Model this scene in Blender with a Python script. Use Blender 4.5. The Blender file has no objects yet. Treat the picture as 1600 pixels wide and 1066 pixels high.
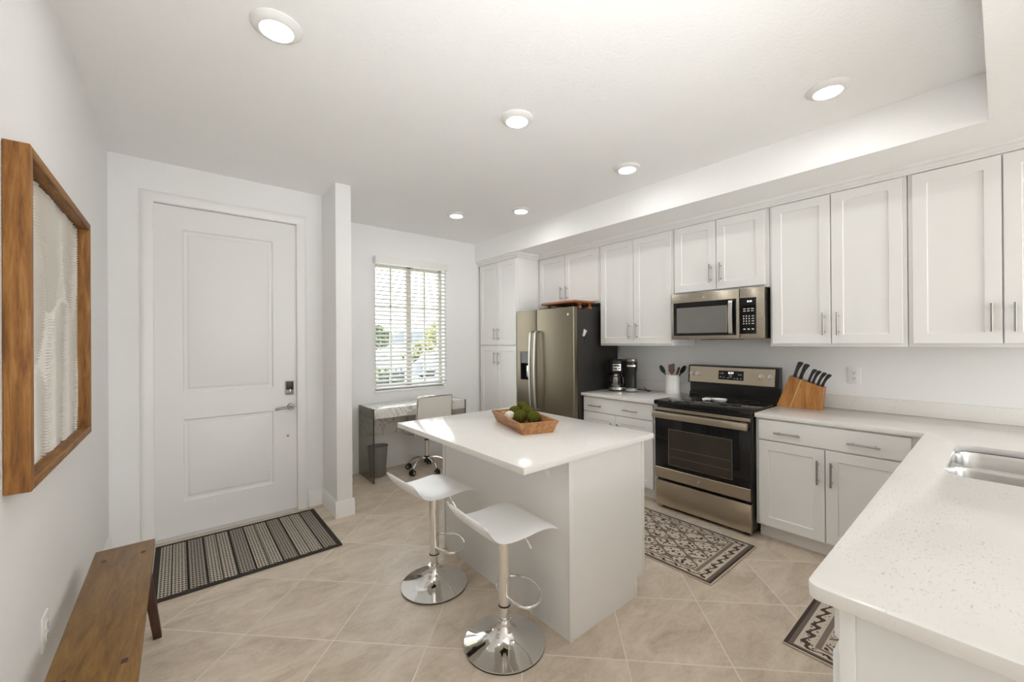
import bpy, bmesh, math, random
from mathutils import Vector, Matrix
C = bpy.context.scene.collection
S = bpy.context.scene
random.seed(7)
PI = math.pi

# ------------------------------------------------------------------ camera, sky, daylight, exposure
cam_d = bpy.data.cameras.new('camera')
cam = bpy.data.objects.new('camera', cam_d)
C.objects.link(cam)
S.camera = cam
cam_d.sensor_width = 36.0
cam_d.lens = 631.5 / 1600 * 36.0
cam_d.clip_start = 0.02
rt = Vector((0.771619, -0.636051, -0.0065))
dn = Vector((-0.003807, 0.005601, -0.999977))
fw = Vector((0.636073, 0.771626, 0.0019))
cam.matrix_world = Matrix(((rt.x, -dn.x, -fw.x, 0.0), (rt.y, -dn.y, -fw.y, 0.0), (rt.z, -dn.z, -fw.z, 1.43), (0, 0, 0, 1)))

S.view_settings.view_transform = 'Standard'
S.view_settings.look = 'None'
S.view_settings.gamma = 1.0
S.view_settings.use_curve_mapping = False
S.view_settings.exposure = 0.14
try:
    S.cycles.max_bounces = 12
    S.cycles.diffuse_bounces = 7
    S.cycles.glossy_bounces = 5
    S.cycles.transmission_bounces = 8
    S.cycles.sample_clamp_indirect = 6.0
    S.cycles.caustics_reflective = False
    S.cycles.caustics_refractive = False
except Exception:
    pass

CAN_STRENGTH = 62.0
SKY = 6.6
UP = 116.0
wd = bpy.data.worlds.new('World')
S.world = wd
wd.use_nodes = True
bg = wd.node_tree.nodes['Background']
bg.inputs[0].default_value = (0.93, 0.97, 1.0, 1)
bg.inputs[1].default_value = SKY

# daylight comes from the sky through the kitchen window and an added opening in the living-area wall behind the camera;
# an added bare spot by the camera, not a room lamp, brightens the ceiling
ul = bpy.data.lights.new('added_uplight_spot', 'SPOT'); ul.energy = UP; ul.spot_size = math.radians(110); ul.spot_blend = 1.0; ul.color = (.96, .985, 1.0); ul.shadow_soft_size = .15
ulo = bpy.data.objects.new('added_uplight_spot', ul); C.objects.link(ulo)
ulo.location = (.45, -.2, 1.5); ulo.rotation_euler = Vector((.5, .85, 1.0)).to_track_quat('-Z', 'Y').to_euler()

# ------------------------------------------------------------------ node helpers
class Ex:
    """arithmetic on node sockets"""
    def __init__(s, nt, k): s.nt, s.k = nt, k
    def _m(s, op, *a):
        n = s.nt.nodes.new('ShaderNodeMath'); n.operation = op
        for i, v in enumerate((s,) + a):
            if isinstance(v, Ex): s.nt.links.new(v.k, n.inputs[i])
            else: n.inputs[i].default_value = float(v)
        return Ex(s.nt, n.outputs[0])
    def __add__(s, o): return s._m('ADD', o)
    def __sub__(s, o): return s._m('SUBTRACT', o)
    def __mul__(s, o): return s._m('MULTIPLY', o)
    def __truediv__(s, o): return s._m('DIVIDE', o)
    def fract(s): return s._m('FRACT')
    def floor(s): return s._m('FLOOR')
    def abs(s): return s._m('ABSOLUTE')
    def sin(s): return s._m('SINE')
    def cos(s): return s._m('COSINE')
    def lt(s, o): return s._m('LESS_THAN', o)
    def gt(s, o): return s._m('GREATER_THAN', o)
    def min(s, o): return s._m('MINIMUM', o)
    def max(s, o): return s._m('MAXIMUM', o)
    def ping(s, o): return s._m('PINGPONG', o)
    def smooth(s, a, b):
        n = s.nt.nodes.new('ShaderNodeMapRange'); n.interpolation_type = 'SMOOTHSTEP'
        s.nt.links.new(s.k, n.inputs[0]); n.inputs[1].default_value = a; n.inputs[2].default_value = b
        return Ex(s.nt, n.outputs[0])

def newmat(name):
    m = bpy.data.materials.new(name); m.use_nodes = True
    nt = m.node_tree; b = nt.nodes['Principled BSDF']
    return m, nt, b
def sv(nt, sock, v):
    if isinstance(v, Ex): nt.links.new(v.k, sock)
    elif isinstance(v, (tuple, list)) and len(v) == 3: sock.default_value = (*v, 1)
    else: sock.default_value = v
def mix(nt, f, a, b):
    n = nt.nodes.new('ShaderNodeMix'); n.data_type = 'RGBA'
    sv(nt, n.inputs[0], f); sv(nt, n.inputs[6], a); sv(nt, n.inputs[7], b)
    return Ex(nt, n.outputs[2])
def coords(nt, scale=(1, 1, 1), rot=(0, 0, 0), kind='Object', loc=(0, 0, 0)):
    t = nt.nodes.new('ShaderNodeTexCoord'); mp = nt.nodes.new('ShaderNodeMapping')
    nt.links.new(t.outputs[kind], mp.inputs[0])
    mp.inputs['Scale'].default_value = scale; mp.inputs['Rotation'].default_value = rot; mp.inputs['Location'].default_value = loc
    return Ex(nt, mp.outputs[0])
def xyz(nt, v):
    n = nt.nodes.new('ShaderNodeSeparateXYZ'); nt.links.new(v.k, n.inputs[0])
    return [Ex(nt, n.outputs[i]) for i in range(3)]
def comb(nt, x, y, z):
    n = nt.nodes.new('ShaderNodeCombineXYZ')
    for i, v in enumerate((x, y, z)): sv(nt, n.inputs[i], v)
    return Ex(nt, n.outputs[0])
def noise(nt, v, scale, detail=4, rough=.55, dist=0.0):
    n = nt.nodes.new('ShaderNodeTexNoise'); nt.links.new(v.k, n.inputs['Vector'])
    n.inputs['Scale'].default_value = scale; n.inputs['Detail'].default_value = detail
    n.inputs['Roughness'].default_value = rough; n.inputs['Distortion'].default_value = dist
    return Ex(nt, n.outputs[0])
def voronoi(nt, v, scale, out='Distance', feat='F1'):
    n = nt.nodes.new('ShaderNodeTexVoronoi'); n.feature = feat; nt.links.new(v.k, n.inputs['Vector'])
    n.inputs['Scale'].default_value = scale
    return Ex(nt, n.outputs[out])
def white(nt, v):
    n = nt.nodes.new('ShaderNodeTexWhiteNoise'); n.noise_dimensions = '3D'; nt.links.new(v.k, n.inputs['Vector'])
    return Ex(nt, n.outputs['Value'])
def ramp(nt, f, stops):
    n = nt.nodes.new('ShaderNodeValToRGB'); nt.links.new(f.k, n.inputs[0])
    e = n.color_ramp.elements
    while len(e) < len(stops): e.new(0.5)
    for el, (p, c) in zip(e, stops): el.position = p; el.color = (*c, 1)
    return Ex(nt, n.outputs[0])
def bump(nt, b, h, strength, dist):
    n = nt.nodes.new('ShaderNodeBump'); n.inputs['Strength'].default_value = strength; n.inputs['Distance'].default_value = dist
    nt.links.new(h.k, n.inputs['Height']); nt.links.new(n.outputs[0], b.inputs['Normal'])
def plain(name, col, rough=.5, metal=0.0, spec=.5, coat=0.0, var=0.0, vscale=8.0, bmp=0.0, bscale=60.0):
    m, nt, b = newmat(name)
    b.inputs['Roughness'].default_value = rough; b.inputs['Metallic'].default_value = metal
    b.inputs['Specular IOR Level'].default_value = spec; b.inputs['Coat Weight'].default_value = coat
    v = coords(nt)
    n = noise(nt, v, vscale)
    k = 1 - (var or .02)
    sv(nt, b.inputs['Base Color'], mix(nt, n, tuple(c * k for c in col), tuple(min(1, c * (2 - k)) for c in col)))
    if bmp: bump(nt, b, noise(nt, v, bscale, 3), 1.0, bmp)
    return m
def metal(name, col, rough, brush=(1, 1, 60), amt=.08):
    m, nt, b = newmat(name)
    b.inputs['Metallic'].default_value = 1.0
    v = coords(nt, scale=brush)
    n = noise(nt, v, 14, 3)
    sv(nt, b.inputs['Base Color'], mix(nt, n, tuple(c * .9 for c in col), tuple(min(1, c * 1.06) for c in col)))
    sv(nt, b.inputs['Roughness'], n * amt + (rough - amt / 2))
    return m
def wood(name, c1, c2, c3, stretch, rough=.45, scale=9.0, coat=0.0):
    m, nt, b = newmat(name)
    v = coords(nt, scale=stretch)
    g = noise(nt, v, scale, 6, .6, .8)
    f = noise(nt, v, scale * 5, 3, .6, .3)
    sv(nt, b.inputs['Base Color'], ramp(nt, g * .75 + f * .25, [(.33, c1), (.5, c2), (.68, c3)]))
    b.inputs['Roughness'].default_value = rough; b.inputs['Coat Weight'].default_value = coat
    bump(nt, b, f, .25, .001)
    return m
def glow(name, col, strength):
    m, nt, b = newmat(name)
    b.inputs['Base Color'].default_value = (*col, 1)
    b.inputs['Emission Color'].default_value = (*col, 1); b.inputs['Emission Strength'].default_value = strength
    return m

M = {}
M['wall'] = plain('wall_paint', (.87, .866, .857), .7, spec=.25, var=.015, vscale=3, bmp=.0006, bscale=120)
M['ceiling'] = plain('ceiling_paint', (.93, .928, .92), .85, spec=.15, var=.015, vscale=5, bmp=.0022, bscale=55)
M['trim'] = plain('trim_paint', (.86, .85, .83), .35, spec=.45, var=.01)
M['door'] = plain('door_paint', (.83, .82, .805), .38, spec=.45, var=.01)
M['cab'] = plain('cabinet_paint', (.84, .83, .812), .36, spec=.45, var=.01)
M['cabin'] = plain('cabinet_gap', (.28, .27, .25), .7, var=.05)
M['white_gloss'] = plain('white_gloss', (.92, .92, .92), .34, spec=.35, coat=.0, var=.01)
M['white_plastic'] = plain('white_plastic', (.82, .81, .79), .4, var=.01)
M['slat'] = plain('slat_vinyl', (.60, .595, .58), .5, var=.01)  # backlit grey put into the slat colour; the valance stays white
M['blind'] = plain('blind_vinyl', (.84, .83, .80), .45, var=.01)
M['ceramic'] = plain('white_ceramic', (.86, .85, .82), .2, var=.01)
M['black'] = plain('black_enamel', (.012, .012, .012), .22, var=.2)
M['blackside'] = plain('dark_textured_steel', (.03, .027, .024), .42, spec=.4, var=.15, bmp=.0003, bscale=300)
M['blackplastic'] = plain('black_plastic', (.014, .014, .014), .38, var=.2)
M['sill'] = plain('aluminium_sill', (.62, .60, .56), .45, var=.03)
M['greypanel'] = plain('grey_panel', (.17, .165, .16), .35, var=.04)
M['satin'] = metal('satin_handle', (.62, .60, .56), .42, (5, 5, 5))
M['rubber'] = plain('black_rubber', (.02, .02, .02), .75, var=.2)
M['glassblack'] = plain('black_glass', (.006, .006, .006), .05, spec=.38, var=.1)
M['ovenglass'] = plain('oven_window_glass', (.045, .036, .028), .1, spec=.4, var=.35, vscale=6)
M['mwglass'] = plain('microwave_window_mesh', (.17, .17, .15), .16, spec=.6, coat=.5, var=.05)
M['steel'] = metal('brushed_stainless', (.45, .40, .325), .27, (3, 2, 90))
M['steelf'] = metal('refrigerator_stainless', (.245, .208, .152), .36, (3, 2, 90))
M['steelv'] = metal('brushed_stainless_vertical', (.53, .46, .36), .3, (3, 90, 3))
M['sinksteel'] = metal('sink_steel', (.66, .65, .63), .24, (40, 3, 3))
M['chrome'] = metal('chrome', (.86, .85, .83), .05, (1, 1, 1), .02)
M['nickel'] = metal('brushed_nickel', (.40, .375, .34), .33, (5, 5, 40))
M['silver'] = metal('satin_silver', (.72, .70, .66), .25, (5, 5, 5))
M['pewter'] = metal('aged_nickel', (.33, .31, .28), .3, (5, 5, 5))
M['lens'] = glow('lamp_lens', (1.0, .985, .965), CAN_STRENGTH)
M['digits'] = glow('clock_digits', (.95, .97, 1.0), 1.6)
M['print'] = plain('panel_print', (.75, .74, .70), .5)
M['leather'] = plain('white_leather', (.80, .77, .72), .42, bmp=.0004, bscale=200)
M['bench'] = wood('bench_wood', (.125, .058, .012), (.21, .106, .025), (.30, .165, .045), (6, .8, 6), .4, 5)
M['benchleg'] = wood('bench_leg_wood', (.03, .011, .006), (.05, .018, .009), (.07, .025, .012), (6, 6, .8), .4, 5)
M['frame'] = wood('reclaimed_wood', (.13, .048, .008), (.29, .122, .024), (.42, .22, .065), (7, 7, .7), .65, 6)
M['frameh'] = wood('reclaimed_wood_across', (.12, .048, .010), (.26, .12, .030), (.39, .21, .075), (7, .7, 7), .65, 6)
M['plaster'] = plain('ridged_plaster', (.83, .80, .74), .85, spec=.1, var=.02)
M['tray'] = wood('dough_bowl_wood', (.22, .085, .028), (.40, .19, .07), (.54, .30, .13), (5, .8, 6), .55, 8)
M['riser'] = wood('riser_wood', (.20, .06, .018), (.33, .11, .035), (.45, .18, .06), (6, .8, 6), .4, 7)
M['block'] = wood('acacia_wood', (.24, .085, .018), (.42, .18, .045), (.55, .28, .09), (4, 4, .5), .4, 8)
M['blockpale'] = wood('pale_wood', (.55, .33, .12), (.62, .38, .15), (.70, .46, .20), (6, 6, .5), .45, 8)
M['spatula'] = wood('dark_utensil_wood', (.06, .022, .009), (.11, .042, .018), (.17, .075, .035), (6, 6, .6), .5, 8)
M['moss'] = plain('moss', (.10, .105, .016), .95, spec=.1, var=.7, vscale=45, bmp=.006, bscale=180)
M['whiteball'] = plain('cream_carved_ball', (.80, .76, .66), .7, var=.15, vscale=40, bmp=.004, bscale=60)
M['rattan'] = plain('woven_rattan', (.45, .29, .13), .8, var=.4, vscale=60, bmp=.004, bscale=90)
M['binpl'] = plain('grey_plastic', (.22, .21, .20), .45, var=.03)
M['concrete'] = plain('pale_paving', (.80, .79, .76), .9, var=.05)
M['asphalt'] = plain('grey_road', (.34, .36, .38), .9, var=.08)
M['leaf'] = plain('green_leaves', (.13, .17, .07), .8, var=.6, vscale=4)
M['leafy'] = plain('yellow_green_leaves', (.45, .46, .22), .8, var=.5, vscale=4)
M['bark'] = plain('bark', (.14, .10, .07), .9, var=.3)
M['roof'] = plain('grey_roof', (.16, .18, .21), .8, var=.2)
M['stucco'] = plain('cream_stucco', (.72, .68, .58), .9, var=.05)
M['eave'] = plain('eave_vinyl', (.55, .53, .38), .7, var=.05)
M['darkmetal'] = plain('dark_metal', (.015, .016, .016), .5, var=.1)
M['carpaint'] = plain('grey_car_paint', (.20, .23, .27), .25, coat=.6, var=.05)
M['winframe'] = plain('window_vinyl', (.66, .62, .53), .45, var=.02)

def glassmat(name, col, rough, tint):
    m = bpy.data.materials.new(name); m.use_nodes = True; nt = m.node_tree
    for n in list(nt.nodes): nt.nodes.remove(n)
    out = nt.nodes.new('ShaderNodeOutputMaterial'); mx = nt.nodes.new('ShaderNodeMixShader')
    tr = nt.nodes.new('ShaderNodeBsdfTransparent'); gl = nt.nodes.new('ShaderNodeBsdfGlossy')
    fr = nt.nodes.new('ShaderNodeFresnel'); fr.inputs[0].default_value = 1.45
    tr.inputs[0].default_value = (*tint, 1); gl.inputs[0].default_value = (*col, 1); gl.inputs[1].default_value = rough
    geo = nt.nodes.new('ShaderNodeNewGeometry')
    k = (Ex(nt, geo.outputs['Backfacing']) * -1 + 1) * Ex(nt, fr.outputs[0])
    nt.links.new(k.k, mx.inputs[0]); nt.links.new(tr.outputs[0], mx.inputs[1]); nt.links.new(gl.outputs[0], mx.inputs[2])
    nt.links.new(mx.outputs[0], out.inputs[0])
    return m
M['glass'] = glassmat('clear_glass', (1, 1, 1), .0, (.97, .98, .97))
M['smoke'] = glassmat('smoked_glass', (.9, .9, .9), .02, (.66, .66, .60))
M['carafe'] = metal('mirrored_carafe', (.30, .29, .28), .1, (1, 1, 1), .02)
M['glassedge'] = plain('smoked_glass_edge', (.03, .032, .03), .15, var=.1)

def floor_mat():
    m, nt, b = newmat('diagonal_floor_tiles')
    v = coords(nt); x, y, z = xyz(nt, v)
    s = math.sqrt(.5); t = 0.4590
    u = (x * s - y * s + 1.5089) / t; w = (x * s + y * s - 1.8527) / t
    iu, iw = u.floor(), w.floor()
    rnd = white(nt, comb(nt, iu, iw, 1.0)); rnd2 = white(nt, comb(nt, iu, iw, 7.0))
    off = comb(nt, x + rnd * 30, y + rnd2 * 30, rnd * 9)
    mp = nt.nodes.new('ShaderNodeMapping'); nt.links.new(off.k, mp.inputs[0])
    mp.inputs['Rotation'].default_value = (0, 0, .5); mp.inputs['Scale'].default_value = (1, 2.2, 1)
    ov = Ex(nt, mp.outputs[0])
    n1 = noise(nt, ov, 2.6, 6, .62, 1.2); n2 = noise(nt, ov, 9, 5, .7, 1.6); n3 = noise(nt, ov, 70, 3, .6)
    f = n1 * .55 + n2 * .3 + n3 * .15
    col = ramp(nt, f, [(.36, (.47, .385, .295)), (.5, (.645, .543, .435)), (.63, (.76, .66, .55))])
    col = mix(nt, rnd * .25, col, (.50, .42, .32))
    vein = (n2 - .5).abs().smooth(0.0, .018)
    col = mix(nt, vein * -0.10 + .10, col, (.74, .68, .60))
    eu = (u.fract() - .5).abs(); ew = (w.fract() - .5).abs()
    g = eu.max(ew).smooth(.5 - .0068, .5 - .0045)
    col = mix(nt, g, col, (.82, .75, .65))
    sv(nt, b.inputs['Base Color'], col)
    sv(nt, b.inputs['Roughness'], g * .35 + (n2 * .14 + .27))
    b.inputs['Specular IOR Level'].default_value = .42
    bump(nt, b, g * -1 + n3 * .08, .6, .0015)
    return m
M['floor'] = floor_mat()

def quartz_mat():
    m, nt, b = newmat('white_quartz')
    v = coords(nt)
    big = noise(nt, v, 2.0, 3, .5, .6)
    mp = nt.nodes.new('ShaderNodeMapping'); nt.links.new(v.k, mp.inputs[0])
    mp.inputs['Rotation'].default_value = (0, 0, .9); mp.inputs['Scale'].default_value = (1, 3.0, 1)
    fl = noise(nt, Ex(nt, mp.outputs[0]), 70, 5, .6, .8)
    fleck = fl.smooth(.575, .68) * big.smooth(.46, .62)
    soft = noise(nt, v, 7, 4, .6)
    base = mix(nt, soft, (.79, .768, .732), (.845, .825, .795))
    sv(nt, b.inputs['Base Color'], mix(nt, fleck * .62, base, (.40, .38, .36)))
    b.inputs['Roughness'].default_value = .13; b.inputs['Specular IOR Level'].default_value = .26
    return m
M['quartz'] = quartz_mat()

def marble_mat():
    m, nt, b = newmat('white_marble_laminate')
    v = coords(nt, loc=(3, 1, 2))
    n = noise(nt, v, 3.2, 6, .6, 1.8)
    vein = (n - .5).abs().smooth(.0, .022)
    n2 = noise(nt, v, 12, 5, .65, 2.0)
    v2 = (n2 - .47).abs().smooth(.0, .03)
    col = mix(nt, vein, (.38, .36, .34), (.82, .805, .78))
    sv(nt, b.inputs['Base Color'], mix(nt, v2 * .30 + .70, (.40, .38, .36), col))
    b.inputs['Roughness'].default_value = .22
    return m
M['marble'] = marble_mat()

def rug_mat(hu, hv):
    """cream rug, brown ogee trellis with leafy motifs; local x is width (half hu), local y length (half hv)"""
    m, nt, b = newmat('patterned_kitchen_rug')
    v = coords(nt); x, y, z = xyz(nt, v)
    wob = noise(nt, v, 60, 2) * .006
    px, py = .150, .105
    a = x / px * 2 * PI; bb = (y + (hv - .12)) / py * PI
    f = a.cos() + bb.cos() + (noise(nt, v, 45, 2) - .5) * .5
    line = f.abs().lt(.33)
    vor = voronoi(nt, v, 38, 'Distance'); nz = noise(nt, v, 85, 2)
    cell = f.abs().gt(.62)
    motif = (vor + (nz - .5) * .5).lt(.42) * cell
    du = x.abs() * -1 + hu; dv = y.abs() * -1 + hv
    d = du.min(dv * .62)
    inner = d.gt(.088)
    stripe = d.gt(.070) * d.lt(.084)
    s = x + y
    vine = ((d - .047) + (s * 75).sin() * .0075).abs().lt(.0058)
    dots = voronoi(nt, v, 48, 'Distance').lt(.26) * d.gt(.034) * d.lt(.066)
    band1 = d.lt(.026) * d.gt(.014)
    band0 = d.lt(.014) * d.gt(.004)
    cream = mix(nt, noise(nt, v, 160, 2), (.50, .43, .35), (.72, .635, .54))
    brown = (.085, .062, .048)
    mid = (.20, .155, .125)
    col = mix(nt, line * inner, cream, mid)
    col = mix(nt, motif * inner, col, brown)
    col = mix(nt, stripe, col, (.24, .19, .155))
    col = mix(nt, vine.max(dots), col, brown)
    col = mix(nt, band1, col, (.17, .135, .115))
    col = mix(nt, band0, col, (.075, .055, .047))
    sv(nt, b.inputs['Base Color'], col)
    b.inputs['Roughness'].default_value = .95; b.inputs['Specular IOR Level'].default_value = .1
    bump(nt, b, noise(nt, v, 420, 2), .5, .002)
    return m
def doormat_mat():
    m, nt, b = newmat('woven_striped_mat')
    v = coords(nt); x, y, z = xyz(nt, v)
    # stripes run across the short side (local y); wide chain bands parted by dark cords
    k = (x + .49) / .243
    fr = k.fract()
    cord = (fr - .5).abs().gt(.478).max((fr - .62).abs().lt(.022)).max((fr - .30).abs().lt(.010))
    n = noise(nt, v, 260, 3, .8)
    kx = (x * 2 * PI / .0165).sin(); ky = (y * 2 * PI / .027 + (x / .0165).floor() * PI * .5).sin()
    chain = (kx + ky * 1.1 + (n - .5) * 4.6).gt(-.35)
    pale = mix(nt, fr.gt(.62), (.52, .47, .40), (.36, .325, .28))
    col = mix(nt, chain, (.055, .048, .042), pale)
    col = mix(nt, cord, col, (.028, .024, .021))
    sv(nt, b.inputs['Base Color'], col)
    b.inputs['Roughness'].default_value = .95; b.inputs['Specular IOR Level'].default_value = .1
    bump(nt, b, n, .6, .003)
    return m
M['doormat'] = doormat_mat()
M['matedge'] = plain('mat_binding', (.055, .047, .042), .95, spec=.1, var=.25, vscale=90)

# ------------------------------------------------------------------ mesh helpers
def nb(): return bmesh.new()
def box(bm, x0, x1, y0, y1, z0, z1, bev=0.0, seg=2):
    r = bmesh.ops.create_cube(bm, size=1.0)
    vs = r['verts']
    for v in vs:
        v.co = Vector((x0 if v.co.x < 0 else x1, y0 if v.co.y < 0 else y1, z0 if v.co.z < 0 else z1))
    if bev:
        es = list({e for v in vs for e in v.link_edges})
        bmesh.ops.bevel(bm, geom=es, offset=bev, segments=seg, profile=.5, affect='EDGES', clamp_overlap=True)
    return bm
def frame_of(d):
    d = Vector(d).normalized()
    a = Vector((0, 0, 1)) if abs(d.z) < .9 else Vector((1, 0, 0))
    u = d.cross(a).normalized(); return u, d.cross(u).normalized()
def cyl(bm, p0, p1, r0, r1=None, n=24, caps=True):
    p0, p1 = Vector(p0), Vector(p1); r1 = r0 if r1 is None else r1
    u, w = frame_of(p1 - p0)
    A = [bm.verts.new(p0 + (u * math.cos(2 * PI * i / n) + w * math.sin(2 * PI * i / n)) * r0) for i in range(n)]
    B = [bm.verts.new(p1 + (u * math.cos(2 * PI * i / n) + w * math.sin(2 * PI * i / n)) * r1) for i in range(n)]
    for i in range(n): bm.faces.new((A[i], A[(i + 1) % n], B[(i + 1) % n], B[i]))
    if caps: bm.faces.new(A[::-1]); bm.faces.new(B)
    return bm
def lathe(bm, prof, c=(0, 0, 0), n=40, sx=1.0, sy=1.0):
    rings = []
    for r, z in prof:
        if r < 1e-6: rings.append([bm.verts.new((c[0], c[1], c[2] + z))])
        else: rings.append([bm.verts.new((c[0] + sx * r * math.cos(2 * PI * i / n), c[1] + sy * r * math.sin(2 * PI * i / n), c[2] + z)) for i in range(n)])
    for a, b in zip(rings, rings[1:]):
        for i in range(n):
            j = (i + 1) % n
            if len(a) == 1 and len(b) == 1: continue
            if len(a) == 1: bm.faces.new((a[0], b[j], b[i]))
            elif len(b) == 1: bm.faces.new((a[i], a[j], b[0]))
            else: bm.faces.new((a[i], a[j], b[j], b[i]))
    return bm
def smooth_path(pts, sub=6, closed=False):
    P = [Vector(p) for p in pts]; out = []; n = len(P)
    rng = range(n if closed else n - 1)
    for i in rng:
        if closed: p0, p1, p2, p3 = P[(i - 1) % n], P[i], P[(i + 1) % n], P[(i + 2) % n]
        else: p0, p1, p2, p3 = P[max(i - 1, 0)], P[i], P[i + 1], P[min(i + 2, n - 1)]
        for k in range(sub):
            t = k / sub
            out.append(.5 * ((2 * p1) + (p2 - p0) * t + (2 * p0 - 5 * p1 + 4 * p2 - p3) * t * t + (3 * p1 - p0 - 3 * p2 + p3) * t ** 3))
    if not closed: out.append(P[-1])
    return out
def tube(bm, pts, r, n=12, closed=False, flat=None, rad=None):
    P = [Vector(p) for p in pts]; m = len(P); rings = []; up = None
    for i in range(m):
        if closed: d = P[(i + 1) % m] - P[(i - 1) % m]
        else: d = P[min(i + 1, m - 1)] - P[max(i - 1, 0)]
        d.normalize()
        if up is None: u, w = frame_of(d)
        else:
            u = (up - d * up.dot(d)).normalized(); w = d.cross(u)
        up = u; rr = rad[i] if rad else r
        rings.append([bm.verts.new(P[i] + u * (rr * math.cos(2 * PI * k / n)) + w * (rr * math.sin(2 * PI * k / n))) for k in range(n)])
    for i in range(m if closed else m - 1):
        a, b = rings[i], rings[(i + 1) % m]
        for k in range(n): bm.faces.new((a[k], a[(k + 1) % n], b[(k + 1) % n], b[k]))
    if not closed: bm.faces.new(rings[0][::-1]); bm.faces.new(rings[-1])
    return bm
def prism(bm, poly, f0, f1):
    """poly of 2-D points; f0/f1 map a 2-D point to 3-D on either end"""
    A = [bm.verts.new(f0(*p)) for p in poly]; B = [bm.verts.new(f1(*p)) for p in poly]
    n = len(poly)
    bm.faces.new(A[::-1]); bm.faces.new(B)
    for i in range(n): bm.faces.new((A[i], A[(i + 1) % n], B[(i + 1) % n], B[i]))
    return bm
def sphere(bm, c, r, seg=20, sz=1.0, jit=0.0):
    res = bmesh.ops.create_uvsphere(bm, u_segments=seg, v_segments=max(8, seg * 2 // 3), radius=r)
    for v in res['verts']:
        k = 1 + random.uniform(-jit, jit)
        v.co = Vector((v.co.x * k + c[0], v.co.y * k + c[1], v.co.z * sz * k + c[2]))
    return bm
def rrect(x0, x1, y0, y1, r, n=6):
    out = []
    for cx, cy, a in ((x1 - r, y1 - r, 0), (x0 + r, y1 - r, PI / 2), (x0 + r, y0 + r, PI), (x1 - r, y0 + r, 1.5 * PI)):
        for i in range(n + 1):
            t = a + PI / 2 * i / n; out.append((cx + r * math.cos(t), cy + r * math.sin(t)))
    return out
def rings_panel(bm, u0, u1, w0, w1, prof, f, cap=True):
    """concentric rectangles: prof = [(inset, depth), ...]; f(u, w, d) -> 3-D"""
    last = None
    for ins, d in prof:
        q = [bm.verts.new(f(a, b, d)) for a, b in ((u0 + ins, w0 + ins), (u1 - ins, w0 + ins), (u1 - ins, w1 - ins), (u0 + ins, w1 - ins))]
        if last:
            for i in range(4): bm.faces.new((last[i], last[(i + 1) % 4], q[(i + 1) % 4], q[i]))
        last = q
    if cap: bm.faces.new(last)
    return bm
def on_x(X): return lambda u, w, d: Vector((X + d, u, w))       # faces -x (towards the room), u along y
def on_y(Y): return lambda u, w, d: Vector((u, Y + d, w))       # faces -y, u along x
def on_yp(Y): return lambda u, w, d: Vector((u, Y - d, w))      # faces +y
def on_xp(X): return lambda u, w, d: Vector((X - d, u, w))      # faces +x
def shaker(bm, u0, u1, w0, w1, f, th=.02, rail=.062):
    rings_panel(bm, u0, u1, w0, w1, [(0, th), (0, .002), (.002, 0), (rail, 0), (rail + .0035, .007), (rail + .0045, .008)], f)
    q = [f(a, b, th) for a, b in ((u0, w0), (u1, w0), (u1, w1), (u0, w1))]
    bm.faces.new([bm.verts.new(p) for p in q])
    return bm
def slab(bm, u0, u1, w0, w1, f, th=.02):
    rings_panel(bm, u0, u1, w0, w1, [(0, th), (0, .002), (.002, 0)], f)
    bm.faces.new([bm.verts.new(f(a, b, th)) for a, b in ((u0, w0), (u1, w0), (u1, w1), (u0, w1))])
    return bm
def pull(bm, f, u, w, length, vertical=True, off=.032, r=.006):
    """bar pull standing off a face at depth 0"""
    h = length / 2; s = length / 2 - .025
    if vertical: a, b, p, q = (u, w - h), (u, w + h), (u, w - s), (u, w + s)
    else: a, b, p, q = (u - h, w), (u + h, w), (u - s, w), (u + s, w)
    cyl(bm, f(*a, -off), f(*b, -off), r, n=12)
    for t in (p, q): cyl(bm, f(*t, .001), f(*t, -off), r * .8, n=10)
    return bm

def link(name, bm, mat, parent=None, smooth=True, ang=35, org=None):
    bmesh.ops.recalc_face_normals(bm, faces=bm.faces[:])
    if org is not None: bmesh.ops.translate(bm, verts=bm.verts[:], vec=-Vector(org))
    me = bpy.data.meshes.new(name); bm.to_mesh(me); bm.free()
    if smooth:
        me.polygons.foreach_set('use_smooth', [True] * len(me.polygons))
        try: me.set_sharp_from_angle(angle=math.radians(ang))
        except Exception: pass
    me.materials.append(M[mat] if isinstance(mat, str) else mat)
    o = bpy.data.objects.new(name, me); C.objects.link(o)
    if parent: o.parent = parent
    return o
def struct(name, bm, mat, parent=None, **k):
    o = link(name, bm, mat, parent, **k)
    if parent is None: o['kind'] = 'structure'
    return o
def root_of(o):
    while o.parent: o = o.parent
    return o
def thing(name, label, cat, loc=(0, 0, 0), group=None, rotz=0.0):
    o = bpy.data.objects.new(name, None); C.objects.link(o)
    o.empty_display_size = .05
    o.location = loc; o.rotation_euler = (0, 0, rotz); o['label'] = label; o['category'] = cat
    if group: o['group'] = group
    return o
def part(name, bm, mat, parent, label=None, **k):
    """geometry given in world coordinates; stored relative to the thing's base"""
    o = link(name, bm, mat, parent, org=root_of(parent).location, **k)
    if label: o['label'] = label
    return o
def lpart(name, bm, mat, parent, label=None, **k):
    """geometry given in the thing's own coordinates"""
    o = link(name, bm, mat, parent, **k)
    if label: o['label'] = label
    return o
def tag(o, label, cat, group=None, kind=None):
    o['label'] = label; o['category'] = cat
    if group: o['group'] = group
    if kind: o['kind'] = kind
    return o
def solo(name, bm, mat, label, cat, loc, group=None, **k):
    o = link(name, bm, mat, None, org=loc, **k); o.location = loc
    return tag(o, label, cat, group)
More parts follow.
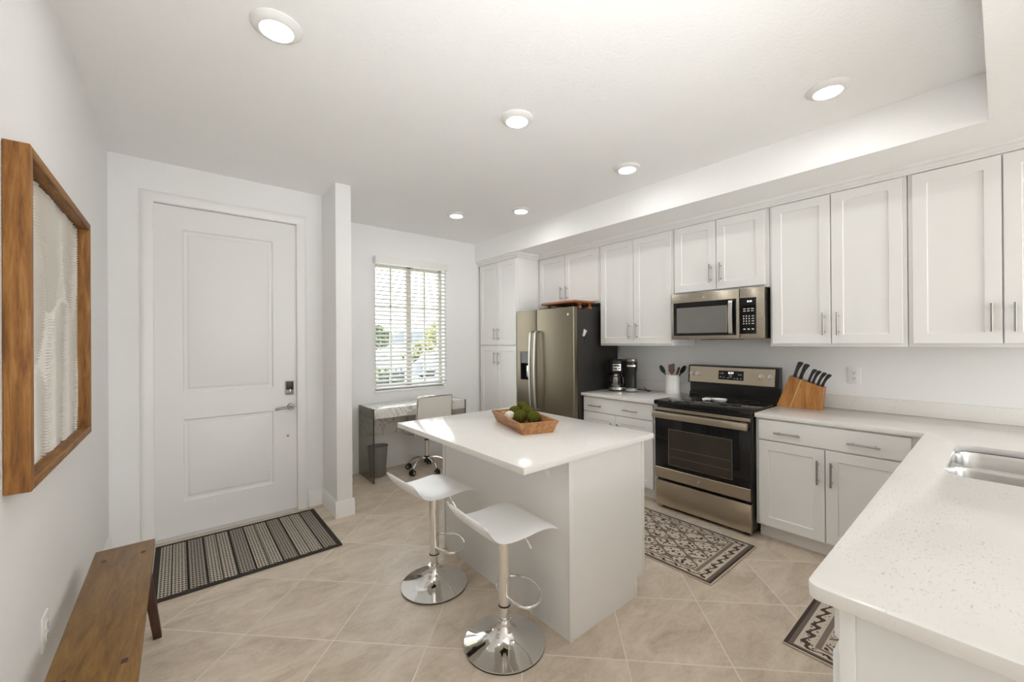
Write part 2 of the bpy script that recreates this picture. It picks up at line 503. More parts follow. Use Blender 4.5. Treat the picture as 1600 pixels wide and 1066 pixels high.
def copy_tree(o, loc=None, rotz=None, label=None, parent=None):
    c = o.copy(); C.objects.link(c)
    if parent: c.parent = parent
    if loc is not None: c.location = loc
    if rotz is not None: c.rotation_euler = (0, 0, rotz)
    if label: c['label'] = label
    for ch in [x for x in o.children]: copy_tree(ch, parent=c)
    return c
def text_mesh(name, body, size, mat, parent, f, u, w, mirror=1):
    """flat lettering placed on a face map f at (u, w), centred; u grows to the reader's right times mirror"""
    cu = bpy.data.curves.new(name, 'FONT'); cu.body = body; cu.size = size; cu.align_x = 'CENTER'; cu.align_y = 'CENTER'; cu.extrude = .0004
    o = bpy.data.objects.new(name, cu); C.objects.link(o)
    dg = bpy.context.evaluated_depsgraph_get(); me = bpy.data.meshes.new_from_object(o.evaluated_get(dg))
    bpy.data.objects.remove(o); bpy.data.curves.remove(cu)
    org = root_of(parent).location
    for v in me.vertices: v.co = f(u + mirror * v.co.x, w + v.co.y, -.0006 - v.co.z) - org
    me.materials.clear(); me.materials.append(M[mat])
    t = bpy.data.objects.new(name, me); C.objects.link(t); t.parent = parent
    return t

# ------------------------------------------------------------------ the room
XL, XR = -0.37, 3.90          # left wall, cabinet wall
YD, YW = 3.86, 4.50           # front-door wall, window wall
ZC, ZS = 2.743, 2.50          # ceiling, soffit underside
YB = -5.0                     # far end of the living area behind the camera

struct('floor', box(nb(), XL - .15, 4.1, YB - .15, YW + .2, -.12, 0), 'floor')
struct('ceiling', box(nb(), XL - .15, 4.1, YB - .15, YW + .2, ZC, ZC + .12), 'ceiling')
# dropped drywall: soffit over the cabinets and the lowered ceiling that starts beside the camera
bm = nb()
poly = [(3.07, YW + .0), (3.07, .035), (XL, .035), (XL, -.45), (XR + .02, -.45), (XR + .02, YW)]
prism(bm, poly, lambda x, y: Vector((x, y, ZS)), lambda x, y: Vector((x, y, ZC + .01)))
struct('wall_soffit', bm, 'ceiling')
struct('wall_left', box(nb(), XL - .12, XL, YB, YW + .15, 0, ZC), 'wall')
struct('wall_right', box(nb(), XR, XR + .12, YB, YW + .15, 0, ZC), 'wall')
# front-door wall with its opening
bm = nb()
DX0, DX1, DZ = -0.136, 0.783, 2.452
box(bm, XL - .02, DX0 - .01, YD, YD + .16, 0, ZC)
box(bm, DX1 + .01, 1.0, YD, YD + .16, 0, ZC)
box(bm, DX0 - .01, DX1 + .01, YD, YD + .16, DZ + .01, ZC)
struct('wall_front_door', bm, 'wall', smooth=False)
struct('wall_partition', box(nb(), .99, 1.115, 3.457, YW + .05, 0, ZC, .004), 'wall')
# window wall with its opening
WX0, WX1, WZ0, WZ1 = 1.715, 2.600, .885, 2.34
bm = nb()
box(bm, 1.05, WX0, YW, YW + .16, 0, ZC); box(bm, WX1, XR + .02, YW, YW + .16, 0, ZC)
box(bm, WX0, WX1, YW, YW + .16, 0, WZ0); box(bm, WX0, WX1, YW, YW + .16, WZ1, ZC)
struct('wall_window', bm, 'wall', smooth=False)
# living-area wall behind the camera: unseen opening, added and sized to let daylight in
bm = nb()
box(bm, XL, .5, YB - .12, YB, 0, ZC); box(bm, 2.9, XR, YB - .12, YB, 0, ZC); box(bm, .5, 2.9, YB - .12, YB, 2.52, ZC)
struct('wall_back', bm, 'wall', smooth=False)

def base_run(name, segs):
    bm = nb()
    for (x0, y0, x1, y1, nx, ny) in segs:      # run from p to q on the wall face, n points into the room
        prof = [(0, 0), (.014, 0), (.014, .095), (.010, .110), (.008, .128), (.004, .136), (0, .136)]
        prism(bm, prof, lambda d, z: Vector((x0 + nx * d, y0 + ny * d, z)), lambda d, z: Vector((x1 + nx * d, y1 + ny * d, z)))
    struct(name, bm, 'trim')
base_run('baseboard_left', [(XL, -4.9, XL, YD, 1, 0)])
base_run('baseboard_front', [(.870, YD, .99, YD, 0, -1)])
base_run('baseboard_partition', [(.99, YD, .99, 3.4575, -1, 0), (.976, 3.457, 1.129, 3.457, 0, -1), (1.115, 3.4575, 1.115, YW, 1, 0)])
base_run('baseboard_window', [(1.115, YW, 3.13, YW, 0, -1)])

# ---- front door
def door():
    f = on_y(YD + .022)
    bm = nb()
    u = [DX0, .022, .610, DX1]; w = [.012, .256, .866, 1.062, 2.282, DZ - .004]
    g = [[bm.verts.new(f(a, b, 0)) for b in w] for a in u]
    for i in range(3):
        for j in range(5):
            if i == 1 and j in (1, 3): continue
            bm.faces.new((g[i][j], g[i + 1][j], g[i + 1][j + 1], g[i][j + 1]))
    for j in (1, 3):
        rings_panel(bm, u[1], u[2], w[j], w[j + 1], [(0, 0), (.005, .009), (.017, .015), (.025, .015), (.037, .005), (.046, .003)], f)
    box(bm, DX0, DX1, YD + .034, YD + .066, .012, DZ - .004)
    d = struct('door_1', bm, 'door')
    # smart deadbolt
    k = nb(); box(k, .697, .759, YD + .004, YD + .022, .992, 1.108, .006)
    db = link('deadbolt', k, 'nickel', d)
    k = nb(); box(k, .701, .755, YD + .001, YD + .006, 1.034, 1.104, .003)
    link('deadbolt_cover', k, 'blackplastic', db)
    k = nb(); box(k, .723, .733, YD - .016, YD + .006, 1.012, 1.042, .003); link('thumb_turn', k, 'silver', db)
    k = nb(); cyl(k, (.742, YD + .024, .887), (.742, YD + .008, .887), .033, .030); cyl(k, (.742, YD + .01, .887), (.742, YD - .04, .887), .011)
    lv = link('door_lever', k, 'pewter', d)
    k = nb(); tube(k, smooth_path([(.745, YD - .04, .887), (.70, YD - .046, .888), (.65, YD - .044, .886), (.612, YD - .040, .880)]), .009, 12); link('lever_arm', k, 'pewter', lv)
    k = nb(); cyl(k, (.715, YD + .024, .641), (.715, YD + .014, .641), .010, .008); link('lower_plug', k, 'pewter', d)
    return d
door()
# casing and jamb
bm = nb()
cp = [(0, 0), (.076, 0), (.076, -.010), (.066, -.018), (.050, -.020), (.024, -.014), (.012, -.013), (.004, -.010), (0, -.006)]
def casing_leg(bm, xi, s, z1):
    prism(bm, cp, lambda a, d: Vector((xi + s * a, YD + d, 0)), lambda a, d: Vector((xi + s * a, YD + d, z1 + a)))
casing_leg(bm, DX0, -1, DZ); casing_leg(bm, DX1, 1, DZ)
prism(bm, cp, lambda a, d: Vector((DX0 - a, YD + d, DZ + a)), lambda a, d: Vector((DX1 + a, YD + d, DZ + a)))
box(bm, DX0 - .012, DX0, YD - .001, YD + .15, 0, DZ); box(bm, DX1, DX1 + .012, YD - .001, YD + .15, 0, DZ); box(bm, DX0 - .012, DX1 + .012, YD - .001, YD + .15, DZ, DZ + .012)
struct('trim_1', bm, 'trim')
bm = nb(); box(bm, DX0, DX1, YD - .035, YD + .12, 0, .010, .003)
struct('trim_2', bm, 'sill')

# ---- window
bm = nb(); yf = YW + .085
for x0, x1, z0, z1 in ((WX0, WX0 + .035, WZ0, WZ1), (WX1 - .035, WX1, WZ0, WZ1), (WX0, WX1, WZ0, WZ0 + .04), (WX0, WX1, WZ1 - .035, WZ1), (2.125, 2.19, WZ0, WZ1)):
    box(bm, x0, x1, yf, yf + .06, z0, z1, .003)
win = struct('window_1', bm, 'winframe')
for x0, x1 in ((WX0 + .035, 2.125), (2.19, WX1 - .035)):
    k = nb(); box(k, x0, x1, yf + .026, yf + .032, WZ0 + .04, WZ1 - .035); link('window_pane', k, 'glass', win, smooth=False)
    k = nb(); xm = (x0 + x1) / 2; box(k, xm - .010, xm + .010, yf + .018, yf + .040, WZ0 + .04, WZ1 - .035)
    for z in (1.37, 1.855): box(k, x0, x1, yf + .018, yf + .040, z - .010, z + .010)
    link('window_muntin', k, 'winframe', win, smooth=False)
bm = nb(); box(bm, WX0 - .02, WX1 + .02, YW - .016, YW + .085, WZ0 - .028, WZ0, .004)
struct('trim_3', bm, 'trim')

# ---- venetian blind in front of the window
t = thing('window_blind', 'white horizontal slat blind hanging open over the window above the marble desk', 'blind', (2.155, YW - .03, WZ0))
bm = nb(); box(bm, 1.690, 2.622, YW - .075, YW - .062, 2.325, 2.405, .004); box(bm, 1.690, 1.700, YW - .066, YW, 2.325, 2.405, .003); box(bm, 2.612, 2.622, YW - .066, YW, 2.325, 2.405, .003)
box(bm, 1.70, 2.612, YW - .06, YW - .004, 2.345, 2.395)
part('valance', bm, 'blind', t)
bm = nb(); n = 30
for i in range(n):
    z = .955 + i * (2.30 - .955) / (n - 1)
    sec = [(-.025, .0030), (-.012, .0012), (0, .0004), (.012, .0012), (.025, .0030), (.025, .0056), (.012, .0038), (0, .0030), (-.012, .0038), (-.025, .0056)]
    prism(bm, sec, lambda d, h: Vector((1.702, YW - .032 + d, z - h + d * .40)), lambda d, h: Vector((2.600, YW - .032 + d, z - h + d * .40)))
part('slats', bm, 'slat', t)
bm = nb(); box(bm, 1.702, 2.600, YW - .057, YW - .006, .903, .922, .004); part('bottom_rail', bm, 'blind', t)
for x in (1.80, 2.155, 2.50):
    bm = nb()
    for yy in (YW - .059, YW - .005): cyl(bm, (x, yy, .915), (x, yy, 2.345), .0012, n=6)
    part('ladder_cord', bm, 'blind', t)
bm = nb(); cyl(bm, (1.835, YW - .082, 1.62), (1.835, YW - .080, 2.33), .004, n=8); part('tilt_wand', bm, 'blind', t)

# ------------------------------------------------------------------ ceiling lights
can_spots = [((.318, 1.905), 'nearest round ceiling light at the left, above the entry side of the room'),
             ((1.540, 1.808), 'round ceiling light over the front half of the island'),
             ((2.625, .573), 'round ceiling light at the right, in front of the tall double upper cabinet'),
             ((2.625, 1.800), 'round ceiling light in front of the microwave, beside the soffit'),
             ((2.205, 3.560), 'round ceiling light in front of the window, left of a matching light'),
             ((2.632, 3.040), 'small far round ceiling light in front of the refrigerator, beside the soffit')]
t = None
for (x, y), lab in can_spots:
    if t is None:
        t0 = t = thing('recessed_light', lab, 'ceiling light', (x, y, ZC), 'round white ceiling lights')
        bm = nb(); lathe(bm, [(.096, 0), (.096, -.004), (.090, -.010), (.066, -.022), (.062, -.022), (.062, -.012)], n=48); lpart('trim_ring', bm, 'white_plastic', t)
        bm = nb(); lathe(bm, [(.0625, -.0195), (.03, -.0215), (0, -.022)], n=32); lpart('lens', bm, 'lens', t)
    else: copy_tree(t0, (x, y, ZC), label=lab)

# ------------------------------------------------------------------ cabinets on the right wall
FU = 3.47          # face of the upper doors
def cabinet(name, label, loc, group): return thing(name, label, 'cabinet', loc, group)
def add_door(t, u0, u1, w0, w1, f, hu, hw, hl=.157, name='door', rail=.062):
    d = part(name, shaker(nb(), u0, u1, w0, w1, f, rail=rail), 'cab', t)
    part('handle', pull(nb(), f, hu, hw, hl), 'nickel', d)
    return d
def upper(label, y0, y1, z0, doors, hz, zt=2.448):
    t = cabinet('upper_cabinet', label, (3.685, (y0 + y1) / 2, z0), 'white upper cabinets')
    bm = nb(); box(bm, FU + .0205, XR - .021, y0, y1, z0, zt, .0015)
    part('carcass', bm, 'cab', t)
    f = on_x(FU)
    for (a, b, hy) in doors: add_door(t, a, b, z0 + .020, 2.436, f, hy, hz)
    return t
upper('short white double-door cabinet above the refrigerator, under the soffit', 2.742, 3.688, 1.845, [(3.240, 3.665, 3.285), (2.765, 3.234, 3.195)], 1.99)
upper('tall white double-door upper cabinet above the coffee makers', 1.906, 2.738, 1.383, [(2.323, 2.722, 2.362), (1.922, 2.317, 2.278)], 1.528)
upper('short white double-door cabinet directly above the microwave', 1.130, 1.902, 1.838, [(1.524, 1.886, 1.562), (1.157, 1.518, 1.480)], 1.995)
upper('tall white double-door upper cabinet above the knife block', .372, 1.126, 1.383, [(.753, 1.110, .790), (.392, .747, .712)], 1.540)
upper('white double-door upper cabinet at the right edge, above the sink corner', -.40, .368, 1.383, [(-.001, .348, .036), (-.375, -.008, -.046)], 1.547)
# crown moulding between cabinets and soffit
bm = nb()
cr = [(0, 0), (-.016, 0), (-.018, .012), (-.026, .016), (-.034, .030), (-.046, .034), (-.048, .056), (0, .056)]
zc0 = 2.4445
prism(bm, cr, lambda d, h: Vector((FU + .021 + d, -.42, zc0 + h)), lambda d, h: Vector((FU + .021 + d, 3.692, zc0 + h)))
prism(bm, cr, lambda d, h: Vector((3.142 + d, 3.690 + d, zc0 + h)), lambda d, h: Vector((3.142 + d, 4.50, zc0 + h)))
prism(bm, cr, lambda d, h: Vector((3.142 + d, 3.690 + d, zc0 + h)), lambda d, h: Vector((3.46, 3.690 + d, zc0 + h)))
struct('trim_4', bm, 'cab')

# pantry
t = cabinet('pantry_cabinet', 'tall white four-door pantry cabinet in the corner left of the refrigerator', (3.5, 4.09, 0), None)
bm = nb(); box(bm, 3.141, XR - .021, 3.690, 4.477, .10, 2.448, .0015); box(bm, 3.21, XR - .021, 3.70, 4.47, 0, .10); part('carcass', bm, 'cab', t)
f = on_x(3.12)
for (w0, w1, hz) in ((1.392, 2.436, 1.527), (.125, 1.376, 1.222)):
    add_door(t, 4.082, 4.452, w0, w1, f, 4.118, hz, name='door')
    add_door(t, 3.706, 4.076, w0, w1, f, 4.040, hz, name='door')

# lower cabinets beside the range
FB = 3.225
def lower(label, y0, y1, dy0, dy1, pulls, ym, hy):
    t = cabinet('base_cabinet', label, (3.55, (y0 + y1) / 2, 0), 'white base cabinets beside the range')
    bm = nb(); box(bm, FB + .0205, XR - .021, y0, y1, .10, .873, .0015); part('carcass', bm, 'cab', t)
    bm = nb(); box(bm, FB + .085, XR - .021, y0 + .004, y1 - .004, 0, .10); part('toe_kick', bm, 'cab', t)
    f = on_x(FB)
    d = part('drawer', slab(nb(), dy0, dy1, .722, .862, f), 'cab', t)
    for u, l in pulls: part('handle', pull(nb(), f, u, .783, l, False), 'nickel', d)
    add_door(t, ym + .003, dy1, .112, .712, f, ym + hy, .565)
    add_door(t, dy0, ym - .003, .112, .712, f, ym - hy, .565)
    return t
lower('white base cabinet with one wide drawer under the coffee makers', 1.928, 2.768, 1.966, 2.756, [(2.595, .157), (2.185, .157)], 2.361, .036)
lower('white base cabinet with one wide drawer below the knife block, right of the range', .255, 1.146, .333, 1.124, [(.940, .157), (.540, .157)], .735, .036)

# ---- worktops
ZT = .905
def top_prism(poly, z0=ZT - .031, z1=ZT, hole=None, bev=.003):
    bm = nb()
    if hole is None:
        vs = [bm.verts.new((x, y, z0)) for x, y in poly]
        fc = bm.faces.new(vs)
        r = bmesh.ops.extrude_face_region(bm, geom=[fc])
        up = [g for g in r['geom'] if isinstance(g, bmesh.types.BMVert)]
        bmesh.ops.translate(bm, verts=up, vec=(0, 0, z1 - z0))
    else:
        eo = [bm.verts.new((x, y, z0)) for x, y in poly]; ei = [bm.verts.new((x, y, z0)) for x, y in hole]
        es = [bm.edges.new((a[i], a[(i + 1) % len(a)])) for a in (eo, ei) for i in range(len(a))]
        r = bmesh.ops.triangle_fill(bm, use_beauty=True, use_dissolve=False, edges=es)
        fs = [g for g in r['geom'] if isinstance(g, bmesh.types.BMFace)]
        r = bmesh.ops.extrude_face_region(bm, geom=fs)
        up = [g for g in r['geom'] if isinstance(g, bmesh.types.BMVert)]
        bmesh.ops.translate(bm, verts=up, vec=(0, 0, z1 - z0))
    bmesh.ops.recalc_face_normals(bm, faces=bm.faces[:])
    if bev:
        es = [e for e in bm.edges if len(e.link_faces) == 2 and e.calc_face_angle(0) > 1.2 and abs(e.verts[0].co.z - e.verts[1].co.z) < 1e-5]
        bmesh.ops.bevel(bm, geom=es, offset=bev, segments=2, profile=.5, affect='EDGES')
    return bm
t = thing('worktop', 'short white quartz worktop carrying the coffee makers, between refrigerator and range', 'worktop', (3.55, 2.34, .874), 'white quartz worktops')
part('slab', top_prism([(3.200, 1.926), (XR, 1.926), (XR, 2.768), (3.200, 2.768)]), 'quartz', t)
bm = nb(); box(bm, XR - .020, XR, 1.926, 2.768, ZT, ZT + .102, .002); part('backsplash', bm, 'quartz', t)
# L-shaped worktop with the peninsula and sink cut-out
PE = 1.045          # free end of the peninsula
hole = rrect(2.300, 3.010, -.285, .150, .085, 6)
rc = .028
poly = [(XR, 1.145), (3.215, 1.145), (3.215, .280)]
poly += [(PE + rc - rc * math.sin(a), .275 - rc + rc * math.cos(a)) for a in [PI / 2 * i / 5 for i in range(6)]]
poly += [(PE, -.62), (XR, -.62)]
t = thing('worktop', 'long L-shaped white quartz worktop with flecks, running from the range round to the sink peninsula', 'worktop', (2.6, 0, .874), 'white quartz worktops')
part('slab', top_prism(poly, hole=hole), 'quartz', t)
bm = nb(); box(bm, XR - .020, XR, -.62, 1.145, ZT, ZT + .102, .002); part('backsplash', bm, 'quartz', t)

# ---- sink
t = thing('sink', 'stainless double-bowl undermount sink set into the peninsula worktop', 'sink', (2.655, -.07, .67))
bm = nb()
loops = [rrect(2.275, 3.035, -.31, .175, .09, 6), rrect(2.296, 2.640, -.289, .154, .085, 6), rrect(2.660, 3.014, -.289, .154, .085, 6)]
es = []
for lp in loops:
    vs = [bm.verts.new((x, y, ZT - .0335)) for x, y in lp]
    es += [bm.edges.new((vs[i], vs[(i + 1) % len(vs)])) for i in range(len(vs))]
bmesh.ops.triangle_fill(bm, use_beauty=True, use_dissolve=False, edges=es)
part('rim', bm, 'sinksteel', t)
def bowl(x0, x1):
    bm = nb(); last = None
    lv = [(0, ZT - .034, .085), (.004, ZT - .05, .085), (.010, .735, .08), (.020, .705, .075), (.045, .693, .06), (.12, .690, .05)]
    for ins, z, r in lv:
        ring = [bm.verts.new((x, y, z)) for x, y in rrect(x0 + ins, x1 - ins, -.289 + ins, .154 - ins, r, 6)]
        if last:
            for i in range(len(ring)):
                j = (i + 1) % len(ring); bm.faces.new((last[i], last[j], ring[j], ring[i]))
        last = ring
    bm.faces.new(last)
    b = part('bowl', bm, 'sinksteel', t)
    bm = nb(); xc = (x0 + x1) / 2; lathe(bm, [(.055, .002), (.050, .004), (.035, .001), (0, .0005)], (xc, -.07, .690), 28); part('drain', bm, 'chrome', b)
bowl(2.296, 2.640); bowl(2.660, 3.014)

# ---- peninsula cabinet and dishwasher
FP = .222
t = cabinet('peninsula_cabinet', 'white peninsula base cabinet whose plain end panel stands at the lower right', (2.4, -.18, 0), None)
bm = nb(); box(bm, PE + .030, PE + .048, -.58, FP, 0, .873, .001); part('end_panel', bm, 'cab', t)
for a, b in ((.195, FP - .001), (-.58, -.55)): part('end_stile', box(nb(), PE + .020, PE + .030, a, b, 0, .873, .0015), 'cab', t)
bm = nb()
box(bm, 1.735, 2.26, -.58, FP - .022, .10, .873); box(bm, 2.26, 3.245, -.58, FP - .022, .10, .66); box(bm, 3.05, 3.245, -.58, FP - .022, .66, .873)
box(bm, PE + .05, XR - .021, -.60, -.581, 0, .873)
box(bm, 1.735, 3.30, -.50, .14, 0, .10)
part('carcass', bm, 'cab', t)
f = on_yp(FP)
add_door(t, 1.745, 2.155, .112, .862, f, 2.115, .66); add_door(t, 2.190, 2.64, .112, .700, f, 2.60, .565); add_door(t, 2.65, 3.10, .112, .700, f, 2.69, .565)
part('false_drawer', slab(nb(), 2.190, 3.10, .712, .862, f), 'cab', t)
t = thing('dishwasher', 'white dishwasher at the free end of the peninsula, mostly edge-on', 'dishwasher', (1.4, -.15, 0))
bm = nb(); box(bm, 1.105, 1.725, -.55, .205, .012, .868); part('tub', bm, 'white_plastic', t)
bm = nb(); box(bm, 1.100, 1.728, .206, .240, .11, .752, .004); part('door', bm, 'white_gloss', t)
bm = nb(); prism(bm, [(.206, .770), (.236, .786), (.236, .868), (.206, .868)], lambda y, z: Vector((1.100, y, z)), lambda y, z: Vector((1.728, y, z))); part('control_panel', bm, 'white_gloss', t)

# ------------------------------------------------------------------ island
t = thing('kitchen_island', 'white kitchen island base with plain back and end panels and a toe kick', 'cabinet', (1.74, 1.9, 0))
bm = nb(); box(bm, 1.442, 1.97, 1.325, 2.48, .0, .868); box(bm, 1.97, 2.030, 1.325, 2.48, .112, .868); part('carcass', bm, 'cab', t)
bm = nb(); box(bm, 1.428, 1.4415, 1.312, 2.49, 0, .8735, .001); part('back_panel', bm, 'cab', t)
bm = nb()
prism(bm, [(1.4425, 0), (1.955, 0), (1.955, .108), (2.028, .108), (2.028, .8735), (1.4425, .8735)], lambda x, z: Vector((x, 1.312, z)), lambda x, z: Vector((x, 1.3245, z)))
part('end_panel', bm, 'cab', t)
for q in ((1.4205, 1.449, 1.305, 1.3115, 0, .8735), (1.4205, 1.4275, 2.47, 2.495, 0, .8735), (2.028, 2.048, 1.305, 1.330, .108, .8735), (1.955, 1.972, 1.305, 1.3245, 0, .107)):
    part('corner_trim', box(nb(), *q, .0015), 'cab', t)
f = on_xp(2.050)
for (a, b, h) in ((1.335, 1.895, 1.855), (1.905, 2.475, 1.945)): add_door(t, a, b, .118, .866, f, h, .70)
t = thing('island_worktop', 'white quartz island top overhanging toward the two bar stools', 'worktop', (1.6, 1.89, .874))
part('slab', top_prism([(1.102, 1.265), (2.083, 1.265), (2.083, 2.522), (1.102, 2.522)], z0=.8745), 'quartz', t)

# ------------------------------------------------------------------ refrigerator
t = thing('refrigerator', 'side-by-side stainless refrigerator with dark sides and a water dispenser', 'refrigerator', (3.5, 3.23, 0))
Y0, Y1 = 2.776, 3.684
bm = nb(); box(bm, 3.165, 3.84, Y0, Y1, .02, 1.765, .004); part('body', bm, 'blackside', t, 'dark charcoal textured case')
bm = nb(); box(bm, 3.13, 3.165, Y0 + .01, Y1 - .01, .02, .10); part('kick_grille', bm, 'blackplastic', t)
ym = 3.331
def fdoor(a, b, holed):
    bm = nb(); f = on_x(3.10); R = .016
    # rounded vertical edges
    sec = [(a, .060)] + [(a + R - R * math.cos(q), R - R * math.sin(q)) for q in [PI / 2 * i / 6 for i in range(7)]]
    sec2 = [(b - (u - a), d) for u, d in sec[::-1]]
    cur = sec + sec2
    if not holed:
        prism(bm, cur, lambda u, d: f(u, .11, d), lambda u, d: f(u, 1.786, d))
    else:
        hy0, hy1, hz0, hz1 = 3.430, 3.606, .985, 1.318
        for z0, z1 in ((.11, hz0), (hz1, 1.786)): prism(bm, cur, lambda u, d: f(u, z0, d), lambda u, d: f(u, z1, d))
        L = [(u, d) for u, d in cur if u <= hy0 - .0] ; 
        la = sec + [(hy0, 0), (hy0, .060)]
        lb = [(hy1, .060), (hy1, 0)] + sec2
        prism(bm, la, lambda u, d: f(u, hz0, d), lambda u, d: f(u, hz1, d)); prism(bm, lb, lambda u, d: f(u, hz0, d), lambda u, d: f(u, hz1, d))
    return bm
dr = part('door', fdoor(Y0 + .002, ym - .003, False), 'steelf', t)
dl = part('door', fdoor(ym + .003, Y1 - .002, True), 'steelf', t)
def fhandle(y, parent):
    pts = smooth_path([(3.098, y, 1.545), (3.055, y, 1.535), (3.040, y, 1.46), (3.030, y, 1.25), (3.028, y, 1.10), (3.032, y, .92), (3.043, y, .74), (3.060, y, .68), (3.098, y, .672)], 6)
    bm = nb()
    n = len(pts); rings = []
    for i, p in enumerate(pts):
        d = (pts[min(i + 1, n - 1)] - pts[max(i - 1, 0)]).normalized(); nn = Vector((0, 1, 0)).cross(d)
        rings.append([bm.verts.new(p + Vector((0, a, 0)) + nn * b) for a, b in ((-.013, -.006), (-.007, -.011), (.007, -.011), (.013, -.006), (.013, .006), (-.013, .006))])
    for a, b in zip(rings, rings[1:]):
        for k in range(6): bm.faces.new((a[k], a[(k + 1) % 6], b[(k + 1) % 6], b[k]))
    part('handle', bm, 'satin', parent, 'pale satin metal bow handle')
fhandle(3.292, dr); fhandle(3.372, dl)
# dispenser recess
bm = nb(); f = on_x(3.10)
rings_panel(bm, 3.430, 3.606, .985, 1.318, [(0, -.003), (.006, -.004), (.006, .0)], f, cap=False)
rings_panel(bm, 3.430, 3.606, 1.175, 1.318, [(.006, .002), (.0065, .003)], f)
dp = part('dispenser', bm, 'greypanel', dl)
bm = nb(); rings_panel(bm, 3.436, 3.600, .991, 1.178, [(0, .001), (.004, .054)], f); part('dispenser_recess', bm, 'blackplastic', dl, 'black dispenser cavity')
bm = nb(); box(bm, 3.125, 3.145, 3.495, 3.53, 1.02, 1.15, .004); part('dispenser_paddle', bm, 'silver', dl)
# badge and hinge covers
def badge(name, parent, f, u, w, r):
    bm = nb()
    cyl(bm, f(u, w, .001), f(u, w, -.0015), r, n=28)
    tube(bm, [f(u + r * .88 * math.cos(2 * PI * i / 28), w + r * .88 * math.sin(2 * PI * i / 28), -.002) for i in range(28)], r * .07, 6, True)
    for sg in (-1, 1):
        tube(bm, smooth_path([f(u + sg * r * (.1 + .5 * q), w + r * .55 * math.sin(2 * PI * q), -.002) for q in (0, .2, .4, .6, .8, 1.0)], 4), r * .07, 6)
    part(name, bm, 'silver', parent, 'round metal maker badge')
badge('badge', dr, on_x(3.10), 2.850, 1.711, .014)
for y in (Y0 + .01, Y1 - .06): part('hinge_cover', box(nb(), 3.115, 3.20, y, y + .05, 1.766, 1.79, .004), 'blackplastic', t)

# clip and magnet on the refrigerator's side
bm = nb(); o = Vector((3.243, Y0, 1.515))
for dx, ang in ((0, .30), (.012, .62)):
    d = Vector((math.sin(ang), 0, math.cos(ang))); s = Vector((math.cos(ang), 0, -math.sin(ang)))
    q = [o + Vector((dx * .3, 0, -.03)) + s * a + d * b for a, b in ((-.008, 0), (.008, 0), (.007, .072), (-.007, .072))]
    A = [bm.verts.new(p + Vector((0, -.001, 0))) for p in q]; B = [bm.verts.new(p + Vector((0, -.010 - dx * .3, 0))) for p in q]
    bm.faces.new(A); bm.faces.new(B[::-1])
    for i in range(4): bm.faces.new((A[i], A[(i + 1) % 4], B[(i + 1) % 4], B[i]))
solo('magnetic_clip', bm, 'white_plastic', 'white V-shaped magnetic clip on the refrigerator side', 'magnet', (3.243, Y0 - .004, 1.515))
bm = nb(); lathe(bm, [(0, .0), (.012, .0), (.019, .03), (.016, .066), (.006, .088), (0, .09)], (0, 0, 0), 20, 1.0, .5)
bmesh.ops.rotate(bm, verts=bm.verts[:], cent=(0, 0, 0), matrix=Matrix.Rotation(.18, 3, 'Y')); bmesh.ops.translate(bm, verts=bm.verts[:], vec=(3.282, Y0 - .0095, 1.405))
solo('fridge_magnet', bm, 'blackplastic', 'small black drop-shaped magnet below the white clip on the refrigerator', 'magnet', (3.282, Y0 - .0095, 1.45))

# wooden riser on top of the refrigerator
t = thing('serving_riser', 'reddish wooden riser tray on ball feet lying on top of the refrigerator', 'tray', (3.27, 3.03, 1.766))
bm = nb(); box(bm, 3.130, 3.440, 2.775, 3.285, 1.833, 1.856, .006); part('board', bm, 'riser', t)
for x, y in ((3.235, 2.815), (3.40, 2.815), (3.225, 3.245), (3.40, 3.245)):
    bm = nb(); lathe(bm, [(.0, 0), (.012, 0), (.024, .012), (.027, .024), (.022, .036), (.012, .040), (.010, .045), (.022, .054), (.024, .062), (.018, .0675)], (x, y, 1.7655), 20)
    part('foot', bm, 'riser', t)

# ------------------------------------------------------------------ microwave
t = thing('microwave', 'stainless over-the-range microwave mounted under the short cabinet', 'microwave', (3.65, 1.515, 1.435))
MY0, MY1, MZ0, MZ1, MX = 1.142, 1.890, 1.440, 1.8375, 3.415
bm = nb(); box(bm, MX + .035, XR - .002, MY0 + .002, MY1 - .002, MZ0 + .004, MZ1, .003); part('case', bm, 'blackside', t)
bm = nb(); box(bm, MX + .08, MX + .16, MY0 + .20, MY1 - .22, MZ0 - .004, MZ0 + .006, .002); part('vent_filter', bm, 'black', t)
f = on_x(MX)
ys = 1.318       # door / control split
bm = nb(); box(bm, MX, MX + .034, ys + .002, MY1, MZ0, MZ1, .005); md = part('door', bm, 'steel', t)
bm = nb(); slab(bm, ys + .022, 1.868, 1.472, 1.762, lambda u, w, d: f(u, w, d - .003), .004); wf = part('window_frame', bm, 'glassblack', md)
bm = nb(); slab(bm, 1.412, 1.838, 1.494, 1.716, lambda u, w, d: f(u, w, d - .0045), .002); part('window', bm, 'mwglass', md)
bm = nb()
hp = smooth_path([(MX - .002, 1.373, 1.748), (MX - .030, 1.373, 1.742), (MX - .036, 1.373, 1.70), (MX - .041, 1.373, 1.615), (MX - .036, 1.373, 1.53), (MX - .030, 1.373, 1.486), (MX - .002, 1.373, 1.48)], 6)
rings = []
for i, p in enumerate(hp):
    d = (hp[min(i + 1, len(hp) - 1)] - hp[max(i - 1, 0)]).normalized(); nn = Vector((0, 1, 0)).cross(d)
    rings.append([bm.verts.new(p + Vector((0, a, 0)) + nn * b) for a, b in ((-.015, -.004), (-.008, -.010), (.008, -.010), (.015, -.004), (.015, .004), (-.015, .004))])
for a, b in zip(rings, rings[1:]):
    for k in range(6): bm.faces.new((a[k], a[(k + 1) % 6], b[(k + 1) % 6], b[k]))
part('handle', bm, 'silver', md)
